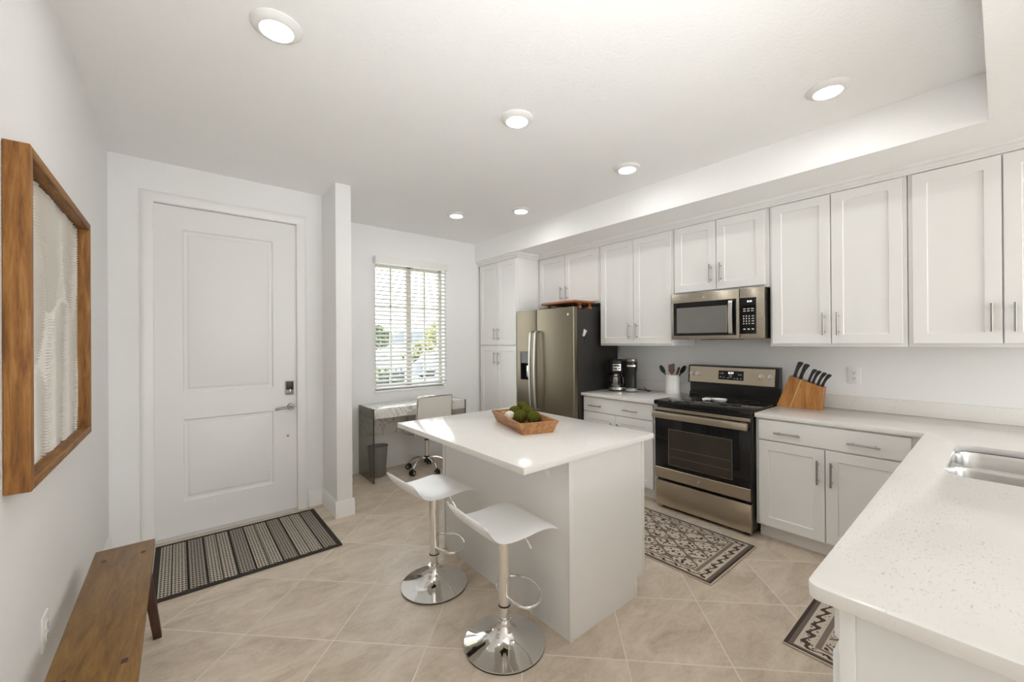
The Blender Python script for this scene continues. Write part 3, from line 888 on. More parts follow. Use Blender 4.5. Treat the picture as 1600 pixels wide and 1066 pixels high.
bm = nb(); box(bm, MX, MX + .034, MY0, ys - .002, MZ0, MZ1, .005); cp_ = part('control_panel', bm, 'steel', t)
bm = nb(); slab(bm, 1.196, ys - .002, 1.480, 1.762, lambda u, w, d: f(u, w, d - .003), .004); part('keypad', bm, 'glassblack', cp_)
fb = lambda u, w, d: f(u, w, d - .0042)
def key(*a): part('key', slab(nb(), *a, fb, .001), 'print', cp_)
for r, z in enumerate((1.675, 1.658)):
    for c in range(3): key(1.216 + c * .028, 1.234 + c * .028, z - .003, z + .003)
for r in range(4):
    z = 1.618 - r * .0195
    for c in range(3): key(1.243 + c * .020, 1.251 + c * .020, z - .0045, z + .0045)
    key(1.213, 1.229, z - .003, z + .003)
for c in range(3): key(1.214 + c * .030, 1.230 + c * .030, 1.512, 1.521)
text_mesh('clock', '8:24', .020, 'digits', cp_, lambda u, w, d: f(u, w, d - .0036), 1.243, 1.732, -1)
badge('badge', md, f, 1.60, 1.796, .011)

# ------------------------------------------------------------------ range
t = thing('range', 'stainless electric range with black glass cooktop and oven window', 'stove', (3.5, 1.535, 0))
RY0, RY1, RX = 1.157, 1.916, 3.175
bm = nb(); box(bm, 3.215, 3.845, RY0, RY1, .035, .885, .002); part('body', bm, 'blackside', t)
bm = nb(); box(bm, 3.165, 3.845, RY0 - .004, RY1 + .004, .8865, .922, .006); ck = part('cooktop', bm, 'glassblack', t, 'black glass cooktop')
for (x, y, r) in ((3.34, 1.345, .105), (3.34, 1.73, .085), (3.63, 1.345, .085), (3.63, 1.73, .105)):
    part('burner_ring', tube(nb(), [(x + r * math.cos(2 * PI * i / 48), y + r * math.sin(2 * PI * i / 48), .9221) for i in range(48)], .0007, 4, True), 'pewter', ck)
f = on_x(RX)
bm = nb(); box(bm, RX, RX + .038, RY0 + .002, RY1 - .002, .262, .862, .003); od = part('oven_door', bm, 'glassblack', t, 'black glass oven door')
bm = nb(); slab(bm, RY0 + .002, RY1 - .002, .263, .352, lambda u, w, d: f(u, w, d - .002), .004); ov = part('door_trim', bm, 'steelv', od, 'brushed stainless strip along the door foot')
badge('badge', od, lambda u, w, d: f(u, w, d - .002), 1.535, .308, .013)
bm = nb()
rings_panel(bm, 1.283, 1.792, .388, .690, [(0, .0005), (0, -.0012), (.004, -.0012), (.004, .0005)], f, cap=False)
part('window_border', bm, 'pewter', od)
bm = nb(); slab(bm, 1.287, 1.788, .392, .686, lambda u, w, d: f(u, w, d - .001), .002); part('window', bm, 'ovenglass', od)
bm = nb()
for z in (.53, .46):
    cyl(bm, f(1.30, z, -.0012), f(1.775, z, -.0012), .0008, n=6)
part('oven_rack', bm, 'pewter', od)
bm = nb(); slab(bm, RY0 + .002, RY1 - .002, .838, .862, lambda u, w, d: f(u, w, d - .002), .004)
box(bm, RX - .062, RX - .028, RY0 + .006, RY1 - .006, .781, .834, .006)
for y in (RY0 + .03, RY1 - .03): box(bm, RX - .05, RX, y - .016, y + .016, .79, .826, .003)
part('handle', bm, 'steelv', od)
bm = nb(); box(bm, RX + .004, RX + .04, RY0 + .002, RY1 - .002, .03, .238, .004); part('drawer', bm, 'steelv', t)
for x in (3.24, 3.78):
    for y in (RY0 + .05, RY1 - .05): part('foot', cyl(nb(), (x, y, 0), (x, y, .0345), .02, n=16), 'blackplastic', t)
# backguard
bm = nb()
sec = [(3.845, .922), (3.790, .922), (3.790, .945), (3.805, .950), (3.805, 1.032), (3.762, 1.036), (3.782, 1.194), (3.80, 1.202), (3.845, 1.202)]
prism(bm, sec, lambda x, z: Vector((x, RY0, z)), lambda x, z: Vector((x, RY1, z)))
bgd = part('backguard', bm, 'black', t)
def fg(u, w, d):
    k = (w - 1.036) / (1.194 - 1.036); return Vector((3.762 + .020 * k + d, u, w))
bm = nb(); slab(bm, RY0 + .030, RY1 - .012, 1.044, 1.188, lambda u, w, d: fg(u, w, d - .003), .004); part('control_panel', bm, 'steelv', bgd) 
bm = nb(); slab(bm, 1.423, 1.637, 1.078, 1.160, lambda u, w, d: fg(u, w, d - .0045), .003); part('display', bm, 'glassblack', bgd)
text_mesh('clock', '8:24', .026, 'digits', bgd, lambda u, w, d: fg(u, w, d - .005), 1.530, 1.140, -1)
fk = lambda u, w, d: fg(u, w, d - .0056)
for (u, w) in [(1.445 + .03 * i, 1.095) for i in range(2)] + [(1.50, 1.095), (1.555, 1.095), (1.59, 1.100), (1.617, 1.102), (1.447, 1.127), (1.465, 1.127), (1.60, 1.135), (1.62, 1.135)]:
    part('key', slab(nb(), u - .005, u + .005, w - .003, w + .003, fk, .001), 'print', bgd)
for w in (1.104, 1.118): part('key', slab(nb(), 1.520, 1.545, w - .002, w + .002, fk, .001), 'print', bgd)
for u in (1.875, 1.823, 1.290, 1.222):
    bm = nb(); w = 1.120
    cyl(bm, fg(u, w, -.002), fg(u, w, -.010), .024, .023, 28); cyl(bm, fg(u, w, -.010), fg(u, w, -.030), .019, .017, 28)
    p0 = fg(u, w, 0)
    box(bm, p0.x - .036, p0.x - .028, u - .005, u + .005, w - .017, w + .017, .002)
    part('knob', bm, 'silver', bgd)

# spoon rest
t = thing('spoon_rest', 'small white ceramic dish lying on the black cooktop', 'dish', (3.46, 1.50, .9225))
bm = nb(); lathe(bm, [(0, .003), (.040, .004), (.052, .010), (.060, .022), (.063, .022), (.057, .008), (.045, .0), (0, .0)], (3.46, 1.50, .9225), 36, .85, 1.0)
part('dish', bm, 'ceramic', t)
bm = nb(); tube(bm, smooth_path([(3.44, 1.555, .936), (3.425, 1.59, .938), (3.415, 1.615, .930)], 4), .012, 10); part('lip', bm, 'ceramic', t)

# ------------------------------------------------------------------ on the left worktop
t = thing('coffee_maker', 'black drip coffee maker with a glass carafe and silver base beside the refrigerator', 'coffee maker', (3.60, 2.58, ZT))
cx, cy, z0 = 3.60, 2.615, ZT + .0005
bm = nb(); lathe(bm, [(0, 0), (.088, 0), (.090, .006), (.090, .012)], (cx, cy, z0), 40); part('base', bm, 'blackplastic', t)
bm = nb(); lathe(bm, [(.089, .012), (.092, .016), (.092, .040), (.086, .044), (0, .044)], (cx, cy, z0), 40); part('base_ring', bm, 'silver', t)
bm = nb(); box(bm, cx + .045, cx + .135, cy - .085, cy + .085, z0, z0 + .31, .02, 3); part('column', bm, 'blackplastic', t)
bm = nb(); lathe(bm, [(0, .192), (.080, .192), (.092, .205), (.094, .30), (.088, .322), (.070, .332), (0, .333)], (cx, cy, z0), 40); hd = part('brew_head', bm, 'blackplastic', t)
# control plate wrapped on the head
bm = nb(); dirv = math.atan2(-cy, -cx)
rows = []
for i in range(9):
    a = dirv + (-.42 + .84 * i / 8)
    rows.append([bm.verts.new((cx + r_ * math.cos(a), cy + r_ * math.sin(a), z0 + z_)) for r_, z_ in ((.0935, .215), (.0965, .217), (.0965, .283), (.0935, .285))])
for a, b in zip(rows, rows[1:]):
    for k in range(4): bm.faces.new((a[k], b[k], b[(k + 1) % 4], a[(k + 1) % 4]))
bm.faces.new(rows[0]); bm.faces.new(rows[-1][::-1])
part('control_plate', bm, 'silver', hd)
bm = nb()
for (i, z, s) in ((-.28, .265, .009), (-.1, .268, .010), (.1, .268, .010), (.28, .265, .009), (-.28, .238, .009), (-.08, .236, .010), (.28, .238, .009)):
    a = dirv + i; d = Vector((math.cos(a), math.sin(a), 0)); p = Vector((cx, cy, z0 + z)) + d * .0955
    cyl(bm, p, p + d * .003, s, n=12)
part('button', bm, 'blackplastic', hd)
bm = nb(); lathe(bm, [(0, .046), (.066, .046), (.076, .060), (.079, .10), (.074, .145), (.060, .170), (.056, .184)], (cx, cy, z0), 36); cf = part('carafe', bm, 'carafe', t)
bm = nb(); lathe(bm, [(.058, .172), (.061, .190), (0, .191)], (cx, cy, z0), 30); lathe(bm, [(.0795, .150), (.0765, .156), (.075, .150)], (cx, cy, z0), 36); part('carafe_lid', bm, 'blackplastic', cf)
hdv = Vector((math.cos(dirv + .22), math.sin(dirv + .22), 0)); cc = Vector((cx, cy, z0))
bm = nb(); tube(bm, smooth_path([cc + hdv * .060 + Vector((0, 0, .176)), cc + hdv * .105 + Vector((0, 0, .170)), cc + hdv * .118 + Vector((0, 0, .12)), cc + hdv * .090 + Vector((0, 0, .075)), cc + hdv * .074 + Vector((0, 0, .072))], 5), .009, 10); part('carafe_handle', bm, 'blackplastic', cf)

t = thing('single_serve_brewer', 'slim black cylindrical brewer with silver cap and ring, right of the carafe coffee maker', 'coffee maker', (3.61, 2.44, ZT))
cx, cy = 3.612, 2.446
bm = nb(); lathe(bm, [(0, 0), (.060, 0), (.061, .006), (.061, .012), (.054, .050), (.054, .205), (.060, .225), (.062, .30), (.062, .312)], (cx, cy, z0), 36); part('body', bm, 'blackplastic', t)
bm = nb(); lathe(bm, [(.062, .008), (.064, .012), (.064, .034), (.058, .040)], (cx, cy, z0), 36); part('base_ring', bm, 'silver', t)
bm = nb(); lathe(bm, [(.062, .312), (.064, .316), (.062, .336), (.054, .342), (0, .343)], (cx, cy, z0), 36); part('cap', bm, 'pewter', t)
bm = nb(); d = Vector((-cx, -cy, 0)).normalized(); s = Vector((d.y, -d.x, 0)); p = Vector((cx, cy, z0)) + d * .0575
q = []
for dz in (.262, .278):
    q.append([bm.verts.new(p + s * (.040 * k) + d * (.0055 - .010 * k * k) + Vector((0, 0, dz))) for k in (-1, -.5, 0, .5, 1)])
for i in range(4): bm.faces.new((q[0][i], q[0][i + 1], q[1][i + 1], q[1][i]))
part('name_strip', bm, 'silver', t)
bm = nb(); tube(bm, smooth_path([(3.66, 2.42, .93), (3.70, 2.375, .925), (3.73, 2.325, .912), (3.78, 2.33, .911), (3.83, 2.40, .911), (3.875, 2.46, .93)], 6), .004, 8); part('power_cord', bm, 'rubber', t)

t = thing('utensil_crock', 'white ceramic crock of cooking utensils left of the range', 'crock', (3.765, 2.075, ZT))
cx, cy = 3.765, 2.075
bm = nb(); lathe(bm, [(0, 0), (.064, 0), (.067, .003), (.067, .186), (.065, .190), (.061, .186), (.060, .01), (0, .008)], (cx, cy, z0), 40); part('crock', bm, 'ceramic', t)
def utensil(name, label, top, mat, kind):
    b0 = Vector((cx + (cx - top[0]) * .25, cy + (cy - top[1]) * .25, z0 + .012)); tp = Vector(top)
    o = thing(name, label, 'utensil', b0, 'utensils in the white crock')
    d = (tp - b0).normalized(); s = Vector((.636, -.771, 0)); s = (Vector((.7716, -.636, 0)) - d * d.dot(Vector((.7716, -.636, 0)))).normalized(); n_ = d.cross(s)
    L = (tp - b0).length; hl = L - .075
    bm = nb(); tube(bm, [b0, b0 + d * hl * .5, b0 + d * (hl + .006)], .006, 10); part('shaft', bm, mat, o)
    bm = nb()
    if kind == 'spatula': out = [(-.012, -.005), (.012, -.005), (.030, .018), (.032, .088), (.026, .094), (-.028, .082), (-.030, .018)]
    elif kind == 'spoon': out = [(.022 * math.sin(a) , .040 - .046 * math.cos(a)) for a in [2 * PI * i / 16 for i in range(16)]]
    else: out = [(.007, -.01), (.010, .07), (0, .08), (-.010, .07), (-.007, -.01)]
    base = b0 + d * hl
    prism(bm, out, lambda a, b: base + s * a + d * b + n_ * .003, lambda a, b: base + s * a + d * b - n_ * .003)
    if kind == 'spoon' and 'slotted' in label:
        pass
    part('head', bm, mat, o)
utensil('cooking_spoon', 'black cooking spoon leaning left in the crock', (3.735, 2.185, 1.175), 'blackplastic', 'spoon')
utensil('spatula', 'dark wooden spatula standing in the middle of the crock', (3.755, 2.083, 1.185), 'spatula', 'spatula')
utensil('cooking_fork', 'thin dark handle standing right of the wooden spatula in the crock', (3.790, 2.020, 1.168), 'spatula', 'fork')
utensil('slotted_spoon', 'black notched spoon leaning right in the crock', (3.775, 1.955, 1.180), 'blackplastic', 'spoon')

# ------------------------------------------------------------------ knife block
t = thing('knife_block', 'angled acacia wood knife block on the worktop right of the range', 'knife block', (3.72, .98, ZT))
bx0, bx1 = 3.665, 3.765
zb = ZT + .0005
side = [(1.145, zb), (.862, zb), (.846, zb + .170), (1.055, zb + .245)]
def kb(y0b, y0t, y1b, y1t, zt0, zt1, x0, x1):
    bm = nb(); prism(bm, [(y0b, zb), (y1b, zb), (y1t, zt1), (y0t, zt0)], lambda y, z: Vector((x0, y, z)), lambda y, z: Vector((x1, y, z))); return bm
def topz(y): return zb + .245 + (1.055 - y) / (1.055 - .846) * (.170 - .245)
part('left_section', kb(1.145, 1.055, 1.056, .984, topz(1.055), topz(.984), bx0, bx1), 'block', t)
part('pale_strip', kb(1.0555, .9835, 1.048, .976, topz(.9835), topz(.976), bx0 - .0006, bx1 + .0006), 'blockpale', t, 'narrow pale wood strip')
part('right_section', kb(1.0475, .9755, .862, .846, topz(.9755), topz(.846), bx0, bx1), 'block', t)
knives = [(1.030, .125, .30, 'largest black-handled knife, at the left end of the block'),
          (.992, .125, .32, 'second black-handled knife from the left, beside the largest'),
          (.940, .105, .34, 'black-handled knife just right of the pale strip in the block'),
          (.915, .105, .36, 'black-handled knife in the middle of the row of four'),
          (.884, .105, .38, 'second black-handled knife from the right end of the block'),
          (.858, .105, .42, 'rightmost black-handled knife in the block')]
for y, L, tilt, lab in knives:
    xk = 3.700 if L > .11 else 3.705
    zz = topz(y) + .001
    o = thing('kitchen_knife', lab, 'knife', (xk, y, zz), 'black-handled knives in the block')
    d = Vector((0, -math.sin(tilt), math.cos(tilt))); s = Vector((0, -math.cos(tilt), -math.sin(tilt)))
    bm = nb()
    prof = [(0, .0125, .0), (.10, .0125, -.001), (.35, .0115, -.002), (.6, .0135, -.001), (.82, .0175, .003), (.93, .0185, .006), (1.0, .013, .009)]
    rings = []; slim = 1.0 if L > .11 else .76
    for k, hw, bend in prof:
        hw *= slim
        p = Vector((xk, y, zz)) + d * (L * k) + s * bend
        rings.append([bm.verts.new(p + s * (hw * math.cos(a)) + Vector((.009 * math.sin(a), 0, 0))) for a in [2 * PI * i / 12 for i in range(12)]])
    for a, b in zip(rings, rings[1:]):
        for i in range(12): bm.faces.new((a[i], a[(i + 1) % 12], b[(i + 1) % 12], b[i]))
    bm.faces.new(rings[0]); bm.faces.new(rings[-1][::-1])
    part('handle', bm, 'blackplastic', o)
    bm = nb(); q = Vector((xk, y, zz)) + d * .004; 
    part('bolster', cyl(bm, q - d * .0035, q + d * .002, .0115, n=12), 'blackplastic', o)

# ------------------------------------------------------------------ outlets and switch
def outlet(label, f, u, w, pu=.035, pw=.0575, loc=(0, 0, 0), grp='white wall outlets'):
    t = thing('wall_outlet', label, 'outlet', loc, grp)
    bm = nb(); rings_panel(bm, u - pu, u + pu, w - pw, w + pw, [(0, 0), (0, -.004), (.004, -.0065)], f); part('cover_plate', bm, 'white_plastic', t)
    for dw in (-.020, .020):
        bm = nb(); prism(bm, rrect(u - .017, u + .017, w + dw - .0145, w + dw + .0145, .008, 4), lambda a, b: f(a, b, -.006), lambda a, b: f(a, b, -.009)); r = part('receptacle', bm, 'white_plastic', t)
        bm = nb()
        for a, b, h in ((-.006, .003, .005), (.006, .003, .004)): rings_panel(bm, u + a - .0012, u + a + .0012, w + dw + b - h, w + dw + b + h, [(0, -.009), (0, -.0093)], f)
        cyl(bm, f(u, w + dw - .008, -.009), f(u, w + dw - .008, -.0093), .0026, n=10)
        part('slots', bm, 'black', r)
outlet('white double outlet on the wall right of the knife block', on_x(XR), .708, 1.160, .040, .062, (XR, .708, 1.16))
outlet('white double outlet low on the left wall behind the bench', on_xp(XL), 2.150, .423, .040, .060, (XL, 2.15, .423))
t = thing('light_switch', 'small white light switch on the wall end beside the front door', 'switch', (.99, 3.60, 1.134))
f = on_x(.99)
bm = nb(); rings_panel(bm, 3.565, 3.635, 1.076, 1.192, [(0, 0), (0, -.004), (.004, -.006)], f); part('cover_plate', bm, 'white_plastic', t)
bm = nb(); rings_panel(bm, 3.583, 3.617, 1.10, 1.168, [(0, -.006), (.002, -.009)], f); part('rocker', bm, 'white_plastic', t)

# ------------------------------------------------------------------ wall art
t = thing('wall_art', 'large wood-framed white ridged plaster relief hanging on the left wall', 'wall art', (XL, 2.22, 1.5))
AY0, AY1, AZ0, AZ1 = 1.722, 2.725, 1.020, 1.992
ax0, ax1 = XL + .001, XL + .052
th = .030
for y in (AY0, AY1 - th): part('frame_stile', box(nb(), ax0, ax1, y, y + th, AZ0, AZ1, .0025), 'frame', t)
for z in (AZ0, AZ1 - th): part('frame_rail', box(nb(), ax0, ax1, AY0 + th, AY1 - th, z, z + th, .0025), 'frameh', t)
def relief(s, q):
    """height of the combed plaster at s (0 near .. 1 far), q (0 bottom .. 1 top)"""
    def comb(v): return .0045 * (1 + math.sin(v * 88 * 2 * PI))
    h = .001 + comb(q + .30 * (s - .30) ** 2 + .03 * math.sin(s * 9))
    def blob(h, s0, q0, rs, rq, lift, curve, sc):
        e = ((s - s0) / rs) ** 2 + ((q - q0) / rq) ** 2
        if e >= 1: return h
        return lift + (.0055 if e > .91 else comb(q + curve * (s - sc) ** 2))
    h = blob(h, .42, 1.02, .33, .50, .0025, .9, .36)      # fan hanging from the top
    h = blob(h, .86, .98, .20, .44, .002, -.8, .80)
    h = blob(h, .08, .58, .30, .30, .0045, -1.3, .05)     # big oval at the near side
    h = blob(h, .16, .02, .34, .34, .004, -1.4, .14)      # lower near fan
    h = blob(h, .68, .20, .30, .42, .006, -1.6, .68)      # tall arch at the far side
    return h
bm = nb(); ny, nz = 72, 860
gy0, gy1, gz0, gz1 = AY0 + th - .002, AY1 - th + .002, AZ0 + th - .002, AZ1 - th + .002
grid = [[bm.verts.new((XL + .004 + relief(i / ny, j / nz), gy0 + (gy1 - gy0) * i / ny, gz0 + (gz1 - gz0) * j / nz)) for j in range(nz + 1)] for i in range(ny + 1)]
for i in range(ny):
    for j in range(nz): bm.faces.new((grid[i][j], grid[i + 1][j], grid[i + 1][j + 1], grid[i][j + 1]))
part('relief_panel', bm, 'plaster', t, ang=80)

# ------------------------------------------------------------------ bench
t = thing('bench', 'narrow brown wooden bench with pegged top standing along the left wall', 'bench', (-.205, 2.17, 0))
BX0, BX1, BY0, BY1, BZ = -.310, -.097, 1.585, 2.752, .44
bm = nb(); box(bm, BX0, BX1, BY0, BY1, BZ - .028, BZ, .0025); part('seat', bm, 'bench', t)
for y, sy in ((2.612, 1), (1.752, -1)):
    for x, sx in ((-.268, -1), (-.135, 1)):
        bm = nb(); top = Vector((x, y, BZ - .0285)); ft = Vector((x + .050 * sx if sx > 0 else x - .012, y + .018 * sy, 0))
        a = [bm.verts.new(top + Vector((dx, dy, 0))) for dx, dy in ((-.020, -.024), (.020, -.024), (.020, .024), (-.020, .024))]
        b = [bm.verts.new(ft + Vector((dx, dy, 0))) for dx, dy in ((-.016, -.020), (.016, -.020), (.016, .020), (-.016, .020))]
        bm.faces.new(a); bm.faces.new(b[::-1])
        for i in range(4): bm.faces.new((a[i], a[(i + 1) % 4], b[(i + 1) % 4], b[i]))
        es = [e for e in bm.edges]; bmesh.ops.bevel(bm, geom=es, offset=.004, segments=2, profile=.5, affect='EDGES')
        part('leg', bm, 'benchleg', t, 'dark splayed leg')
        bm = nb(); box(bm, x - .008, x + .008, y - .012, y + .012, BZ - .004, BZ + .0008, .0004, 1); part('peg', bm, 'benchleg', t, 'dark wedge peg')

# ------------------------------------------------------------------ mats
t = thing('door_mat', 'grey and black striped woven mat in front of the front door', 'mat', (.378, 3.372, 0))
bm = nb(); box(bm, -.478, .478, -.375, .368, .001, .011, .003); lpart('woven_field', bm, 'doormat', t)
bm = nb(); box(bm, .4785, .508, -.403, .394, .001, .012, .003); box(bm, -.508, -.4785, -.403, .394, .001, .012, .003); box(bm, -.4785, .4785, -.403, -.3755, .001, .012, .003); box(bm, -.4785, .4785, .3685, .394, .001, .012, .003)
lpart('binding', bm, 'matedge', t)
for lab, x0, x1, y0, y1 in (('cream and brown trellis-pattern rug lying in front of the range', 2.383, 3.068, 1.085, 2.40),
                            ('cream and brown trellis-pattern rug half hidden behind the sink peninsula', 2.190, 2.960, .240, .672)):
    hx, hy = (x1 - x0) / 2, (y1 - y0) / 2
    bm = nb(); box(bm, -hx, hx, -hy, hy, .001, .009, .003)
    o = link('kitchen_rug', bm, rug_mat(hx, hy)); o.location = ((x0 + x1) / 2, (y0 + y1) / 2, 0)
    tag(o, lab, 'rug', 'trellis kitchen rugs')

# ------------------------------------------------------------------ bar stools
def make_stool(loc, rotz, label):
    t = thing('bar_stool', label, 'stool', loc, 'white and chrome bar stools', rotz)
    bm = nb(); lathe(bm, [(0, .004), (.186, .004), (.192, .007), (.192, .012), (.150, .020), (.105, .031), (.068, .048), (.042, .072), (.032, .094), (.030, .108), (.034, .109), (.034, .120), (.024, .121)], n=72); lpart('base', bm, 'chrome', t)
    bm = nb(); lathe(bm, [(0, 0), (.191, 0), (.191, .0045), (.185, .0048)], n=60); lpart('floor_ring', bm, 'rubber', t)
    bm = nb(); cyl(bm, (0, 0, .10), (0, 0, .235), .022, n=32); lpart('inner_post', bm, 'chrome', t)
    bm = nb(); cyl(bm, (0, 0, .186), (0, 0, .558), .0275, n=40); lpart('post', bm, 'chrome', t)
    bm = nb(); lathe(bm, [(.0235, .180), (.029, .180), (.029, .187), (.0235, .187)], n=36); lpart('collar', bm, 'rubber', t)
    bm = nb(); box(bm, -.075, .075, -.075, .075, .556, .567, .003); lpart('seat_plate', bm, 'blackplastic', t)
    # seat: small upturned back, waterfall front
    prof = [(-.208, .668), (-.200, .655), (-.185, .632), (-.165, .608), (-.140, .592), (-.105, .583), (-.06, .580), (0, .582), (.06, .587), (.11, .586), (.145, .580), (.175, .569), (.198, .556)]
    P = smooth_path([(a, 0, b) for a, b in prof], 3)
    bm = nb(); th = .015; ny = 14; hw = .185
    top, bot = [], []
    for i, p in enumerate(P):
        d = (P[min(i + 1, len(P) - 1)] - P[max(i - 1, 0)]).normalized(); nn = Vector((-d.z, 0, d.x))
        k = min(1, min(i, len(P) - 1 - i) / 3); sh = .022 * (1 - math.sqrt(max(0, 1 - (1 - k) ** 2)))
        e = .35 + .65 * k
        ra, rb = [], []
        for j in range(ny + 1):
            s = -1 + 2 * j / ny; edge = (1 - abs(s) ** 8)
            y = s * (hw - sh); dip = -.004 * (1 - s * s)
            ra.append(bm.verts.new(p + Vector((0, y, dip)) + nn * (-th * .5 * (1 - edge))))
            rb.append(bm.verts.new(p + Vector((0, y, dip)) - nn * (th * e * (.5 + .5 * edge))))
        top.append(ra); bot.append(rb)
    m_ = len(P)
    for i in range(m_ - 1):
        for j in range(ny):
            bm.faces.new((top[i][j], top[i + 1][j], top[i + 1][j + 1], top[i][j + 1])); bm.faces.new((bot[i][j], bot[i][j + 1], bot[i + 1][j + 1], bot[i + 1][j]))
        bm.faces.new((top[i][0], bot[i][0], bot[i + 1][0], top[i + 1][0])); bm.faces.new((top[i][ny], top[i + 1][ny], bot[i + 1][ny], bot[i][ny]))
    for j in range(ny):
        bm.faces.new((top[0][j], top[0][j + 1], bot[0][j + 1], bot[0][j])); bm.faces.new((top[-1][j], bot[-1][j], bot[-1][j + 1], top[-1][j + 1]))
    lpart('seat', bm, 'white_gloss', t, 'glossy white wave seat', ang=60)
    bm = nb(); loop = [(.004, .042, .226), (.020, .088, .226), (.07, .118, .226), (.125, .108, .226), (.170, .055, .226), (.180, -.015, .226), (.155, -.090, .226), (.10, -.138, .226), (.040, -.140, .226), (.010, -.095, .226), (.002, -.042, .226), (.0, 0, .226)]
    tube(bm, smooth_path(loop, 5, True), .008, 12, True); lpart('footrest', bm, 'chrome', t)
    bm = nb(); tube(bm, smooth_path([(.03, -.03, .555), (.06, -.055, .535), (.085, -.075, .485)], 4), .004, 8); tube(bm, [(.082, -.073, .490), (.098, -.086, .455)], .0065, 10); lpart('gas_lever', bm, 'chrome', t)
    return t
s0 = make_stool((1.189, 1.512, 0), -.06, 'nearer white wave-seat bar stool, at the front corner of the island')
copy_tree(s0, (1.160, 2.142, 0), .02, 'farther white wave-seat bar stool, nearer the window and desk')

# ------------------------------------------------------------------ dough bowl of moss balls on the island
BWA = math.radians(-18.4)
t = thing('dough_bowl', 'long tapered wooden bowl of moss balls standing on the island', 'bowl', (1.647, 1.8975, .9055), None, BWA)
bm = nb()
def bring(hx, hy, z): return [bm.verts.new((a * hx, b * hy, z)) for a, b in ((-1, -1), (1, -1), (1, 1), (-1, 1))]
R = [bring(.095, .2245, 0), bring(.1235, .247, .069), bring(.1115, .235, .069), bring(.088, .2175, .010)]
bm.faces.new(R[0][::-1]); bm.faces.new(R[3])
for a, b in zip(R, R[1:]):
    for i in range(4): bm.faces.new((a[i], a[(i + 1) % 4], b[(i + 1) % 4], b[i]))
lpart('bowl', bm, 'tray', t, ang=20)
def ball(name, mat, c, r, label, group=None, cat='ball'):
    bm = nb(); sphere(bm, c, r, 28, 1.0, .035 if mat == 'moss' else .012)
    return solo(name, bm, mat, label, cat, c, group)
G = 'moss balls in the wooden bowl'
ball('moss_ball', 'moss', (1.654, 1.929, .961), .042, 'round green moss ball at the front left, beside the cream ball', G)
ball('moss_ball', 'moss', (1.690, 1.843, .961), .042, 'round green moss ball nearest the near end of the bowl', G)
ball('moss_ball', 'moss', (1.733, 1.953, .978), .040, 'round green moss ball in the middle of the right side of the bowl', G)
ball('moss_ball', 'moss', (1.716, 2.055, .964), .041, 'round green moss ball behind the cream ball', G)
ball('moss_ball', 'moss', (1.783, 2.060, .994), .036, 'farthest moss ball, dark green, toward the refrigerator', G)
ball('carved_ball', 'whiteball', (1.629, 2.004, .953), .036, 'cream-white carved ball among the moss balls')
ball('woven_ball', 'rattan', (1.643, 2.080, .950), .029, 'tan woven ball at the far left end of the bowl')

# ------------------------------------------------------------------ desk, chair, bin by the window
t = thing('desk', 'white marble-pattern desk on smoked glass sides under the window', 'desk', (2.07, 4.26, 0))
KX0, KX1, KY0, KY1 = 1.512, 2.622, 4.050, 4.480
bm = nb(); box(bm, KX0 + .0125, KX1 - .0125, KY0 + .003, KY1, .650, .752, .002); part('desk_top', bm, 'marble', t)
bm = nb(); box(bm, KX0 + .0125, KX1 - .0125, KY1 - .035, KY1 - .015, .400, .650, .001); part('back_panel', bm, 'marble', t)
for x in (KX0, KX1 - .012):
    bm = nb(); box(bm, x, x + .012, KY0 + .002, KY1, .0, .753); g = part('glass_side', bm, 'smoke', t, 'smoked glass side panel', smooth=False)
    bm = nb(); box(bm, x - .0002, x + .0122, KY0 - .001, KY0 + .0018, 0, .7535); part('glass_edge', bm, 'glassedge', g)

